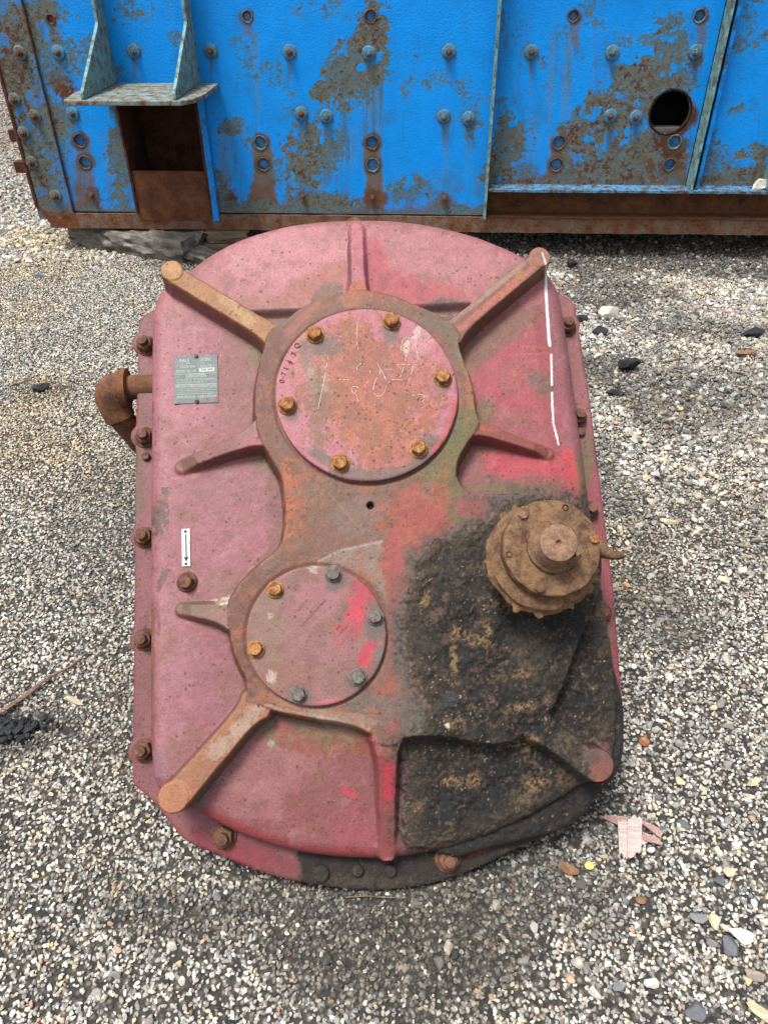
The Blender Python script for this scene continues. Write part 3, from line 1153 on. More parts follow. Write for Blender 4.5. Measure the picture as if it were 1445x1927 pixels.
# lower panel
bz = low*(p.y > 1330)*sm(340, 380, p.x)*sm(770, 740, p.x)
bz = bz*sm(-6, 6, (p.y-1480)*1.0+(p.x-338)*1.16)
p.lay(bz, lin(160, 82, 90))
p.blob(520, 1440, 130, 60, lin(194, 126, 132), .6, -10, m=bz, fl=.05)
p.blob(470, 1500, 80, 40, lin(186, 120, 126), .5, 20, m=bz)
p.blob(640, 1490, 70, 70, lin(156, 88, 90), .7, m=bz)
p.blob(680, 1560, 50, 60, lin(178, 76, 88), .7, m=bz)
p.blob(600, 1385, 120, 34, lin(162, 82, 60), .85, 8, m=bz)
for x, y, l in ((510, 1385, 34), (612, 1388, 26), (655, 1390, 30), (500, 1360, 30), (560, 1370, 20), (590, 1378, 20), (630, 1375, 18)):
    p.blob(x, y-6, 16, l*.8, lin(116, 106, 72), .75, soft=.6, nz=.7, m=bz)
    p.blob(x+8, y+l*.3, 5, l*.7, lin(166, 120, 62), .45, soft=.6, nz=.8, m=bz)
p.blob(528, 1372, 7, 26, lin(178, 92, 62), .8, m=bz)
p.blob(545, 1400, 6, 26, lin(150, 124, 70), .6, m=bz)
p.blob(570, 1352, 90, 10, lin(92, 80, 68), .8, 8, m=bz)
p.blob(656, 1492, 20, 8, lin(226, 36, 72), .95, 20, soft=.2, m=bz)
p.line([(470, 1345), (405, 1430), (365, 1500)], 22, lin(118, 108, 98), .85, nz=.6, m=low*(p.y > 1330), gr=.5)
p.blob(705, 1420, 8, 110, lin(100, 84, 78), .7, m=low)
p.line([(380, 1532), (560, 1598), (730, 1612)], 8, lin(196, 52, 66), .6, nz=.6, m=low)
p.blob(510, 1400, 7, 7, lin(190, 182, 160), .9, m=bz)
# web
p.lay(web, lin(140, 98, 80), fl=.35, gr=.35)
p.lay(web*sm(.1, .7, p.n2+.4*p.n3)*.6, lin(178, 100, 62))
p.lay(web*sm(.2, .9, -p.n1+.3*p.n3)*.5, lin(118, 92, 80))
wm = web
p.line([(505, 640), (482, 740), (498, 830), (535, 890)], 26, lin(128, 74, 54), .85, m=wm, fl=.5)
p.line([(500, 800), (520, 880)], 20, lin(140, 88, 68), .9, m=wm)
p.line([(560, 585), (660, 553), (760, 568)], 14, lin(152, 104, 80), .8, m=wm)
p.blob(660, 560, 22, 16, lin(198, 116, 76), .8, m=wm)
p.line([(540, 625), (600, 573)], 7, lin(204, 112, 98), .6, m=wm)
p.line([(800, 590), (850, 625), (872, 680)], 16, lin(126, 112, 94), .9, m=wm)
p.line([(884, 690), (888, 780)], 9, lin(196, 122, 72), .8, m=wm)
p.line([(868, 790), (850, 850), (845, 930), (850, 1000)], 24, lin(116, 116, 58), .92, m=wm)
p.line([(800, 900), (850, 860), (880, 800)], 16, lin(120, 116, 64), .8, m=wm)
p.line([(862, 650), (878, 700)], 8, lin(142, 126, 94), .8, m=wm)
p.blob(640, 930, 90, 50, lin(140, 108, 90), .7, m=wm)
p.blob(600, 1000, 60, 50, lin(140, 96, 76), .7, m=wm)
p.blob(690, 975, 60, 40, lin(142, 122, 112), .7, m=wm)
p.blob(790, 955, 56, 44, lin(196, 86, 70), .85, m=wm)
p.blob(790, 1000, 60, 40, lin(190, 66, 66), .8, m=wm)
p.blob(815, 925, 26, 18, lin(196, 112, 76), .6, m=wm)
p.blob(805, 920, 8, 12, lin(120, 104, 96), .8, 20, m=wm)
p.blob(900, 955, 50, 20, lin(176, 72, 76), .8, m=wm)
p.blob(940, 937, 70, 6, lin(110, 84, 84), .8, m=wm)
brk = sm(-.35, .15, p.n3+.5*p.n2)
p.line([(541, 870), (548, 960), (547, 1045)], 13, lin(226, 112, 52), .95, nz=.8, m=wm*brk)
p.line([(560, 900), (566, 1000)], 14, lin(186, 96, 56), .8, nz=.9, m=wm*brk)
p.blob(560, 990, 10, 40, lin(168, 100, 68), .7, m=wm)
p.line([(540, 1040), (470, 1095), (445, 1170), (450, 1230), (470, 1290)], 26, lin(128, 74, 56), .85, m=wm, fl=.5)
p.line([(560, 1020), (500, 1060)], 12, lin(150, 112, 88), .6, m=wm)
p.blob(720, 990, 22, 9, lin(176, 92, 56), .95, -10, soft=.15, nz=.5, m=wm, gr=.7)
p.poly([(600, 1058), (640, 1035), (718, 1018), (722, 1075), (738, 1150), (715, 1110), (680, 1075), (640, 1062)], lin(166, 144, 128), .9, soft=3, nz=5, m=wm)
p.line([(600, 1056), (640, 1036), (718, 1019)], 2.5, lin(206, 190, 176), .7, m=wm)
p.blob(740, 1060, 22, 60, lin(200, 72, 76), .85, m=wm)
p.line([(740, 1090), (743, 1200), (738, 1300), (735, 1380)], 13, lin(172, 82, 80), .85, m=wm)
p.line([(752, 1180), (756, 1330)], 12, lin(122, 108, 100), .8, m=wm)
p.blob(690, 1335, 60, 30, lin(120, 112, 104), .9, m=wm)
p.blob(640, 1350, 60, 10, lin(190, 164, 144), .7, 8, m=wm)
p.line([(500, 1330), (600, 1352), (690, 1372)], 5, lin(208, 186, 164), .7, nz=.5, m=wm)
p.blob(500, 1305, 24, 16, lin(148, 92, 78), .8, m=wm)
p.blob(545, 1325, 40, 10, lin(166, 140, 122), .8, 14, m=wm)
p.blob(785, 1350, 34, 34, lin(118, 116, 104), .9, m=wm)
p.line([(620, 930), (700, 1020)], 1.6, lin(196, 120, 100), .6, m=wm)
p.blob(450, 1128, 22, 9, lin(218, 206, 186), 0, m=wm)
# ribs and lugs
p.lay(web*.22, lin(112, 68, 48))
p.lay(web*(1-tar)*sm(.05, .75, .7*fbm(p.x, p.y, 46, 5, 57)+.5*p.n3)*.6, lin(190, 98, 54))
p.lay(web*(1-tar)*sm(.3, 1, fbm(p.x, p.y, 20, 4, 58))*.4, lin(96, 62, 50))
def rm(k): return (owner == ribi[k]).astype(float)*(p.c[:, 0] > -1)
topf = sm(-.016, -.006, VTX[:, 2])
sidec = lin(150, 84, 90)
for k in ribi: p.lay(rm(k), lin(172, 104, 106))
r_ = rm('tl')
p.lay(r_*topf, lin(172, 112, 74), fl=.3, gr=.4)
p.line([(360, 535), (500, 620)], 16, lin(190, 130, 78), .8, nz=.7, m=r_*topf)
p.line([(420, 560), (470, 600)], 9, lin(216, 176, 124), .6, nz=.9, m=r_*topf)
r_ = rm('tr')
p.lay(r_, lin(148, 96, 80), gr=.3)
p.line([(865, 618), (1000, 505)], 6, lin(206, 112, 88), .8, m=r_)
p.line([(850, 606), (985, 495)], 5, lin(186, 150, 132), .7, m=r_)
p.line([(900, 640), (1020, 530)], 9, lin(138, 96, 72), .6, m=r_)
p.blob(978, 515, 10, 10, lin(186, 126, 76), .8, m=r_)
r_ = rm('bl')
p.lay(r_*topf, lin(180, 116, 82), fl=.3, gr=.4)
p.line([(490, 1325), (400, 1425)], 14, lin(196, 164, 144), .8, nz=.6, m=r_*topf)
p.lay(r_*(1-topf), lin(128, 106, 98))
r_ = rm('top')
p.lay(r_, lin(208, 122, 134))
p.blob(674, 540, 20, 14, lin(186, 106, 76), .9, m=r_)
p.line([(654, 440), (660, 530)], 4, lin(110, 88, 84), .7, m=r_)
r_ = rm('bottom')
p.lay(r_, lin(168, 76, 84))
p.blob(733, 1470, 14, 46, lin(220, 44, 72), .9, m=r_)
p.blob(730, 1410, 22, 14, lin(196, 128, 108), .8, m=r_)
p.blob(732, 1540, 12, 30, lin(178, 92, 90), .7, m=r_)
r_ = rm('left')
p.lay(r_*topf, lin(186, 112, 116), fl=.4)
p.blob(350, 868, 24, 12, lin(132, 98, 80), .9, m=r_, gr=.4)
p.blob(465, 805, 22, 18, lin(160, 118, 112), .8, m=r_)
p.lay(r_*(1-topf)*.5, lin(138, 88, 78))
r_ = rm('lower_left')
p.lay(r_, lin(156, 114, 104), gr=.3)
p.blob(370, 1142, 30, 12, lin(136, 108, 92), .9, m=r_)
p.blob(420, 1130, 20, 7, lin(222, 208, 180), .95, soft=.2, nz=.6, m=low+r_)
r_ = rm('right')
p.lay(r_, lin(166, 88, 84), gr=.3)
p.blob(930, 805, 30, 10, lin(190, 104, 76), .8, 14, m=r_)
p.blob(972, 812, 22, 6, lin(128, 108, 106), .8, 14, m=r_)
for k, c in (('tl', (190, 132, 78)), ('tr', (176, 112, 92)), ('bl', (196, 128, 88)), ('br', (132, 84, 74))):
    r_ = (owner == lugi[k]).astype(float)
    p.lay(r_, lin(138, 86, 80))
    p.lay(r_*topf, lin(*c), fl=.2, gr=.35)
r_ = (owner == lugi['tl'])*topf
p.blob(325, 500, 16, 14, lin(212, 160, 92), .7, nz=.8, m=r_)
p.lay((owner == lugi['tl'])*(1-topf), lin(158, 92, 98))
# white paint run down the right panel
lnpt = [(1020, 474), (1028, 500), (1027, 545), (1033, 640), (1037, 668), (1039, 760), (1041, 796), (1051, 836)]
wline = dist_line(p.x, p.y, lnpt)
wd = np.interp(p.y, [470, 500, 520, 545, 640, 655, 700, 780, 830], [1.2, 1.5, 2.2, 3.4, 3.6, 2.4, 2.4, 2.4, 2.0])+.5*p.n3
wd = wd*.72
ww = sm(1.0, -.8, wline-wd)
gap = sm(.25, .5, fbm(p.x*0, p.y, 12, 3, 33))*((p.y > 645) & (p.y < 700))+((p.y > 726) & (p.y < 738))
p.lay(ww*(1-gap), lin(226, 236, 236, .9), fl=0)
p.lay(ww*(p.y < 505)*.3, lin(200, 120, 130))
# scratches
for a, b in (((960, 648), (1030, 655)), ((960, 668), (1030, 664)), ((966, 706), (1000, 704))):
    p.line([a, b], 1.5, lin(196, 120, 96), .7, nz=.8, m=low)
p.lay(low*.16, lin(150, 104, 92))
# oil, hole
p.lay((1-sm(.006, .0085, hole_r)), lin(40, 34, 30))
p.lay(sm(.008, .0095, hole_r)*(1-sm(.011, .016, hole_r))*.6, lin(150, 96, 74))
p.lay(low*sm(.35, .9, fbm(p.x, p.y, 34, 5, 55)+.25*p.n4)*.5*(1-tar), lin(150, 96, 78), fl=.7)
p.lay(sm(.5, .9, fbm(p.x, p.y, 14, 4, 56))*.4*(1-tar)*sm(40, 4, np.abs(dweb)*1000), lin(176, 104, 62))
# general grime: soft brown film
p.lay(sm(.2, 1.1, p.n1)*.22*(1-tar), lin(138, 100, 84))
p.lay(sm(.35, 1.0, p.n2+.3*p.n3)*.25*(1-tar), lin(120, 80, 68))
p.lay(sm(.45, 1.0, -p.n2+.3*p.n3)*.18*low, lin(214, 160, 160))
# grease colours (its own substance)
keep_lug = (owner == lugi['br'])*topf*(1-sm(16, 24, np.hypot((p.x-1130)*1.1, p.y-1450)+9*p.n))
tarw = tar*(1-keep_lug)
p.lay(smear*(1-tar)*.8*(1-keep_lug), lin(96, 84, 72), fl=.1, gr=.4)
tarc = sm(-22, 14, dt+16*p.n3+8*p.n4)*(1-keep_lug)
p.lay(np.maximum(tarw*.35, tarc), lin(34, 32, 32), fl=0)
p.gr = np.maximum(p.gr, tarw)
p.lay(tarw*sm(.0, .9, p.n3+.5*p.n4)*.4, lin(84, 76, 70))
p.lay(tarw*sm(.1, .9, fbm(p.x, p.y, 80, 3, 45))*.6, lin(78, 70, 62))
tan = sm(.40, .95, .7*fbm(p.x, p.y, 42, 5, 41)+.6*p.n3+.25*lump/.006)
tan2 = sm(.35, .75, .55*fbm(p.x, p.y, 30, 5, 47)+.55*p.n3+.5*p.n4)
p.lay(tarw*np.maximum(tan*.7, tan2*.45), lin(140, 112, 82))
p.lay(tarw*sm(.5, 1.0, p.n3-.4*p.n1)*.6, lin(104, 72, 60))
p.lay(tarw*sm(60, 0, dt+20*p.n)*.45, lin(112, 98, 80))
for x, y, rx, ry, an in ((800, 1130, 9, 22, 25), (855, 1240, 7, 36, -5), (918, 1185, 10, 16, 0), (985, 1265, 34, 22, 0), (790, 1300, 10, 30, -20), (850, 1360, 36, 14, 20),
                         (900, 1205, 50, 10, 20), (1000, 1330, 40, 16, 0), (790, 1520, 26, 20, -20), (850, 1470, 60, 12, 0), (980, 1400, 40, 10, -15), (1010, 1480, 30, 16, -30),
                         (920, 1585, 60, 6, -14), (960, 1140, 46, 12, 10)):
    p.blob(x, y, rx*.8, ry*.9, lin(166, 130, 88), .9, an, soft=.5, nz=1.2, m=tarw*sm(-.5, .2, p.n3+.6*p.n4))
p.blob(1000, 1210, 40, 60, lin(84, 74, 62), .7, m=tarw)
spk = (fbm(p.x, p.y, 3.2, 2, 44)+.45*p.n2 > 1.42-.25*p.w_blob(840, 1350, 90, 110, 1, soft=.6)).astype(float)
p.lay(tarw*spk*.9, lin(206, 186, 150))
p.blob(842, 1366, 5, 6, lin(236, 222, 196), 1, m=tarw)
p.blob(848, 1316, 14, 15, lin(72, 76, 78), .9, soft=.15, nz=.1, m=tarw)
p.blob(1128, 1472, 12, 4, lin(214, 98, 40), .9, m=(owner == lugi['br']))
p.lay((owner == lugi['br'])*(1-topf)*.8, lin(84, 58, 52))
p.blob(1118, 1425, 12, 16, lin(92, 76, 68), .6, 30, m=(owner == lugi['br']))
p.blob(1130, 1450, 16, 16, lin(150, 76, 66), .5, m=(owner == lugi['br']))
# faint bare edge highlights where paint has rubbed off the web edge
ed = np.abs(dweb-.001)
band = sm(-.024, -.010, dweb+.004*n_mid)*(dweb < .0015)*low
p.lay(band*sm(-.4, .5, p.n2+.4*p.n3)*.75*(1-tar), lin(118, 84, 66), fl=.3)
ribband = np.exp(-np.maximum(z-panel, 0)/.004)*0
p.lay((ed < .0022)*(z > -.02)*web*sm(-.2, .5, p.n2)*.5*(1-tar), lin(190, 140, 116))
colr = p.c*np.where(tar > .5, 1, 1)[:, None]

fown = owner[F]
fo = fown.max(1)
ftar = (tarw[F].mean(1) > .5)
Fc = F[:, 0]
upm = (np.minimum(-side_of(U, V, RIBS['tl'][0], RIBS['tl'][1]), side_of(U, V, RIBS['tr'][0], RIBS['tr'][1])) > 0) & (V > .2)
dnm = (np.minimum(side_of(U, V, RIBS['bl'][0], RIBS['bl'][1]), -side_of(U, V, RIBS['br'][0], RIBS['br'][1])) > 0) & (V < -.2)
ru, rd = U > face(672, 480)[0], U > face(732, 1500)[0]
reg = np.where(upm, 2+ru, np.where(dnm, 4+rd, (U > .02)*1))
reg = np.where((reg == 1) & (PY > 1050), 6, np.where((reg == 5) & (PX > 1000), 7, reg))[Fc]
parts = [('cover_panel', (fo == 0) & (reg == g_)) for g_ in range(8)]+[('bearing_web', (fo == 1))]
for k in ribi: parts.append(('rib', fo == ribi[k]))
for k in lugi: parts.append(('mounting_lug', fo == lugi[k]))
stray = np.zeros(len(F), bool)
FW = nv-1


def largest(mask):
    """largest connected patch of grid faces"""
    left = set(np.nonzero(mask)[0].tolist())
    best = []
    while left:
        st = [left.pop()]
        comp = []
        while st:
            q_ = st.pop()
            comp.append(q_)
            for w_ in (q_+1, q_-1, q_+FW, q_-FW):
                if w_ in left:
                    left.discard(w_)
                    st.append(w_)
        if len(comp) > len(best): best = comp
    o_ = np.zeros(len(mask), bool)
    o_[best] = True
    return o_


for nm, sel in parts:
    kk = fk & sel & (~ftar if nm in ('cover_panel', 'bearing_web') else True)
    if kk.sum() < 10: continue
    if nm in ('cover_panel', 'bearing_web'):
        big_ = largest(kk)
        stray |= kk & ~big_
        kk = big_
    me = submesh(nm, VTX, F, kk, NRM, colr, Fleck=p.fl, Grit=p.gr)
    gpart(nm, me, M_CAST)
kk = (fk & ftar & (fo <= 1)) | stray
big_ = largest(kk)
if (kk & ~big_).sum() > 3:
    o = gpart('stray_patches', submesh('stray_patches', VTX, F, kk & ~big_, NRM, colr, Fleck=p.fl, Grit=p.gr), M_CAST)  # small cut-off patches of panel and web paint, with islands of grease
    o['kind'] = 'stuff'
kk = big_
o = gpart('grease_crust', submesh('grease_crust', VTX, F, kk, NRM, colr, Fleck=p.fl, Grit=p.gr), M_CAST)
o['label'] = 'black crust of dried grease with tan dirt over the lower right of the casing'

# side skirt of the cover, following the outline, with a colour attribute too
OP = OUTL
def skirt(poly, z0, z1, name, off=0.0):
    n = len(poly)
    V = []
    for zz in np.linspace(z0, z1, 6):
        for q in poly: V.append((q[0]*(1+off), q[1]*(1+off), zz))
    Fq = [[a*n+i, a*n+(i+1) % n, (a+1)*n+(i+1) % n, (a+1)*n+i] for a in range(5) for i in range(n)]
    return np.array(V), np.array(Fq)
V_, F_ = skirt(OP, -.070, -.150, 'skirt', -.0015)
_e = -.052+panel_shape(V_[:, 0], V_[:, 1])-.029
V_[:, 2] = _e+(V_[:, 2]+.070)/.08*(.150+_e)
me = np_mesh('cover_side', V_, F_)
Wp = FO+V_[:, :1]*FU+V_[:, 1:2]*FV+V_[:, 2:]*FN
q = Paint(*project(Wp), lin(150, 88, 92))
q.poly(TARP+[(1180, 1700), (760, 1700)][:0], lin(50, 46, 44), 1)
q.blob(650, 1630, 260, 30, lin(120, 60, 60), .6)
q.fl[:] = .3; q.gr[:] = .3
set_col(me, q.c, Fleck=q.fl, Grit=q.gr)
gpart('cover_side', me, M_CAST, 1.0)

# ---------- flange behind the cover
FLP = [(-.5225, .492), (-.500, .522), (-.455, .535)]
top = [tuple(q) for q in (faces([(400, 478), (470, 441), (560, 418), (665, 409), (770, 415), (870, 436), (940, 464)], -.08)*np.array([.985, .972]))]
FLP += top+[(.462, .545), (.505, .528), (.5365, .492)]
FLP += [(.5365, -.42)]+[tuple(q) for q in faces([(1150, 1440), (1105, 1495), (1050, 1560), (960, 1600), (880, 1640), (800, 1664), (720, 1674), (640, 1670), (560, 1658), (480, 1636), (410, 1606), (352, 1584), (322, 1548), (296, 1512)], -.14)]
FLP += [(-.529, -.540), (-.5285, -.535)]
FLP = chaikin(FLP, 1)


def grid_plate(name, poly, ztop, thick, paint, cs=.004, rnd=.004, bumpz=0.0, mat=None, ears=()):
    lo, hi = poly.min(0)-cs*3-.03, poly.max(0)+cs*3+.03
    uu, vv = np.meshgrid(np.arange(lo[0], hi[0], cs), np.arange(lo[1], hi[1], cs), indexing='ij')
    Q = np.stack([uu.ravel(), vv.ravel()], 1)
    dd = sdf_poly(Q, poly)
    for (a, b, r) in ears: dd = np.maximum(dd, r-np.hypot(Q[:, 0]-a, Q[:, 1]-b))
    G = dd.reshape(uu.shape)
    g1, g2 = np.gradient(G, cs)
    L = np.maximum(np.hypot(g1, g2), 1e-6)
    mv = ((G < 0) & (G > -1.5*cs)) | ((G >= 0) & (G < cs*.45))
    u2, v2 = np.where(mv, uu-G*g1/L, uu), np.where(mv, vv-G*g2/L, vv)
    Q = np.stack([u2.ravel(), v2.ravel()], 1)
    dd = np.where(mv.ravel(), 0, dd)
    d1 = np.maximum(dd, 0)
    zz = np.full(len(Q), float(ztop))-(rnd-np.sqrt(np.maximum(rnd**2-np.maximum(rnd-d1, 0)**2, 0)))
    if bumpz:
        e = sm(0, .03, d1)
        zz += bumpz*(fbm(Q[:, 0], Q[:, 1], .05, 4, 51)+.5*fbm(Q[:, 0], Q[:, 1], .012, 3, 52))*(.3+.7*e)
    n0, n1_ = uu.shape
    ix = np.arange(n0*n1_).reshape(n0, n1_)
    Fq = np.stack([ix[:-1, :-1], ix[1:, :-1], ix[1:, 1:], ix[:-1, 1:]], -1).reshape(-1, 4)
    ok = (dd > -1e-9)
    Fq = Fq[ok[Fq].all(1)]
    Vq = np.concatenate([Q, zz[:, None]], 1)
    # rim: boundary edges extruded down
    E = np.concatenate([Fq[:, [0, 1]], Fq[:, [1, 2]], Fq[:, [2, 3]], Fq[:, [3, 0]]])
    key = np.sort(E, 1)
    ku, inv, cnt = np.unique(key[:, 0].astype(np.int64)*len(Vq)+key[:, 1], return_inverse=True, return_counts=True)
    B = E[cnt[inv] == 1]
    bv = np.unique(B)
    mp = -np.ones(len(Vq), int)
    mp[bv] = len(Vq)+np.arange(len(bv))
    low_ = Vq[bv].copy()
    low_[:, 2] = ztop-thick
    Va = np.concatenate([Vq, low_])
    Fs = np.stack([B[:, 1], B[:, 0], mp[B[:, 0]], mp[B[:, 1]]], 1)
    Fa = np.concatenate([Fq, Fs])
    N = vert_normals(Va, Fa)
    Wp = FO+Va[:, :1]*FU+Va[:, 1:2]*FV+Va[:, 2:]*FN
    qq = Paint(*project(Wp), (.3, .3, .3))
    paint(qq, Va)
    me = submesh(name, Va, Fa, np.ones(len(Fa), bool), None, qq.c, Fleck=qq.fl, Grit=qq.gr)
    me.set_sharp_from_angle(angle=.9)
    return me


FB = [(271, 643), (269, 818), (268, 1008), (268, 1203), (266, 1415), (1070, 608), (1090, 780), (1112, 958), (1136, 1152), (418, 1578), (845, 1622)]
ears = [(*face(x, y, -.125), .029) for x, y in FB[:9]]
ears += [(*face(274, 858, -.125), .022), (*face(1092, 812, -.125), .022)]


def paint_flange(q, Va):
    q.c[:] = lin(156, 88, 96)
    q.lay(sm(-.3, .8, q.n1)*.6, lin(128, 78, 72))
    q.line([(262, 700), (262, 960)], 9, lin(120, 92, 66), .7)
    q.blob(258, 800, 6, 60, lin(168, 56, 84), .6)
    q.line([(254, 1000), (252, 1480)], 10, lin(146, 76, 84), .7)
    q.line([(1068, 560), (1100, 800)], 14, lin(176, 104, 106), .6)
    q.line([(1105, 880), (1160, 1300)], 14, lin(168, 72, 82), .8)
    q.blob(1105, 870, 10, 50, lin(122, 116, 66), .7)
    q.blob(1140, 1190, 12, 60, lin(118, 108, 66), .6)
    q.blob(460, 1605, 110, 24, lin(146, 40, 56), .85, 18)
    q.blob(540, 1630, 40, 22, lin(140, 62, 70), .6, 14)
    q.poly([(556, 1560), (570, 1700), (1200, 1700), (1200, 1300), (1165, 1320), (1100, 1440)], lin(54, 50, 46), .97, soft=5, nz=8, gr=1)
    q.blob(700, 1660, 120, 14, lin(86, 78, 64), .6, nz=.8)
    q.blob(900, 1605, 26, 5, lin(150, 60, 66), .8, -20)
    q.fl[:] = np.maximum(q.fl, .3)
    q.gr[:] = np.maximum(q.gr, .4)


gpart('flange', grid_plate('flange', FLP, -.128, .045, paint_flange, ears=ears), M_CAST)

# second flange half and rear casing resting flat on the gravel
RC = FLP*np.array([.995, .99])
bmr = prism([tuple(q) for q in RC], -.172, -.176)
bmr.free()
nR = len(RC)
rv, rf = [], []
levels = [(-.174, 1.0), (-.215, 1.0), (-.216, .93), (-.30, .92), (-.42, .88), (-.46, .84)]
for zz, s_ in levels:
    for q_ in RC:
        v = Vector((q_[0]*s_, q_[1]*s_, zz))
        h = FO[2]+v.x*FU[2]+v.y*FV[2]+v.z*FN[2]
        if h < -.004:     # the casing is cut off flat where it sits in the gravel
            v.y += (-.004-h)/FV[2]
        rv.append(tuple(v))
for a in range(len(levels)-1):
    for i in range(nR): rf.append((a*nR+i, a*nR+(i+1) % nR, (a+1)*nR+(i+1) % nR, (a+1)*nR+i))
rf.append(tuple((len(levels)-1)*nR+i for i in range(nR)))
rf.append(tuple(reversed(range(nR))))
me = bpy.data.meshes.new('rear_casing')
me.from_pydata(rv, [], rf)
gpart('rear_casing', me, M_REDBODY, .6)

# ---------- caked grease hanging over the lower right edge
SAG = faces([(1085, 1130), (1134, 1168), (1150, 1240), (1168, 1305), (1175, 1350), (1172, 1420), (1160, 1462), (1120, 1500), (1092, 1542), (1050, 1566), (975, 1585), (905, 1600),
             (860, 1618), (800, 1600), (900, 1530), (1000, 1470), (1040, 1300)], -.11)


def paint_sag(q, Va):
    q.c[:] = lin(48, 44, 42)
    q.gr[:] = 1
    q.lay(sm(.5, 1.0, .7*fbm(q.x, q.y, 30, 4, 61)+.5*q.n3)*.6, lin(104, 82, 60))
    q.blob(1100, 1290, 30, 60, lin(66, 60, 56), .7)
    q.line([(1055, 1385), (1090, 1400), (1140, 1410)], 5, lin(132, 116, 96), .7, nz=.8)
    q.lay((fbm(q.x, q.y, 3.2, 2, 64) > 1.25)*.8, lin(180, 160, 130))


o = gpart('grease_sag', grid_plate('grease_sag', chaikin(SAG, 2), -.092, .07, paint_sag, cs=.003, rnd=.022, bumpz=.0085), M_CAST)
o['label'] = 'thick black grease hanging over the lower right corner of the flange'


# ---------- the two round cover plates
def disc_plate(name, cu, cv, r, z0, z1, paint, nr=60, na=200):
    rr = np.concatenate([np.linspace(0, r-.004, nr), [r-.002, r-.0006, r, r]])
    zz = np.concatenate([np.full(nr, z1), [z1-.0003, z1-.0012, z1-.003, z0]])
    an = np.linspace(0, 2*np.pi, na, endpoint=False)
    V = np.stack([np.outer(rr, np.cos(an))+cu, np.outer(rr, np.sin(an))+cv, np.repeat(zz[:, None], na, 1)], -1)
    n = fbm(V[..., 0], V[..., 1], .05, 4, 71)
    V[..., 2] += .0006*n*(np.arange(len(rr)) < nr)[:, None]
    wob = .0009*fbm(V[..., 0], V[..., 1], .03, 3, 72)
    V[..., 0] += wob*(rr > r*.9)[:, None]
    V = V.reshape(-1, 3)
    ix = np.arange(len(rr)*na).reshape(len(rr), na)
    F = np.stack([ix[:-1], ix[1:], np.roll(ix, -1, 1)[1:], np.roll(ix, -1, 1)[:-1]], -1).reshape(-1, 4)
    Wp = FO+V[:, :1]*FU+V[:, 1:2]*FV+V[:, 2:]*FN
    q = Paint(*project(Wp), (.3, .3, .3))
    paint(q, V)
    me = submesh(name, V, F, np.ones(len(F), bool), None, q.c, Fleck=q.fl, Grit=q.gr)
    me.set_sharp_from_angle(angle=.9)
    return me


BIGB = [(592, 626), (737, 601), (834, 708), (788, 842), (640, 869), (540, 760)]
SMB = [(517, 1109), (627, 1079), (706, 1161), (674, 1275), (561, 1307), (481, 1222)]


def paint_big(q, V):
    q.c[:] = lin(204, 122, 136)
    q.fl[:] = .25
    q.gr[:] = .2
    q.blob(690, 745, 128, 130, lin(198, 112, 78), .95, soft=.16, nz=.5, fl=.75, gr=.3)
    q.blob(740, 870, 60, 26, lin(196, 102, 84), .8, nz=.5)
    q.blob(720, 690, 60, 60, lin(192, 104, 90), .6, nz=.6)
    q.blob(600, 780, 24, 80, lin(142, 110, 86), .7, nz=.6, fl=.7)
    q.line([(570, 650), (580, 690), (600, 740)], 12, lin(140, 116, 98), .7)
    q.blob(610, 650, 34, 20, lin(130, 110, 100), .85)
    q.blob(735, 625, 20, 26, lin(128, 108, 98), .85)
    q.blob(830, 720, 20, 20, lin(150, 118, 112), .8)
    q.blob(805, 840, 30, 22, lin(128, 110, 102), .85, -30)
    q.line([(590, 850), (640, 885), (700, 898), (770, 885), (825, 850)], 13, lin(126, 106, 96), .85)
    q.blob(640, 875, 26, 22, lin(126, 108, 100), .8)
    q.blob(548, 775, 18, 22, lin(132, 108, 106), .7)
    q.blob(590, 885, 20, 10, lin(210, 76, 88), .6, 30)
    q.line([(520, 790), (545, 840), (590, 880)], 9, lin(204, 122, 136), .7)
    q.line([(858, 760), (840, 820), (815, 850)], 6, lin(206, 84, 92), .8)
    q.blob(800, 690, 40, 60, lin(200, 116, 116), .45, nz=.6)
    q.blob(792, 640, 22, 40, lin(216, 150, 160), .7, 30, nz=.8)
    q.blob(765, 650, 7, 16, lin(230, 214, 200), .8, 20, nz=.9)
    q.blob(786, 622, 5, 18, lin(230, 214, 206), .7, 25, nz=.9)
    q.blob(612, 700, 6, 30, lin(218, 190, 170), .5, nz=1.0)
    q.blob(585, 705, 9, 26, lin(206, 176, 150), .5, nz=1.0)
    q.blob(728, 700, 14, 20, lin(206, 150, 150), .5, nz=.9)


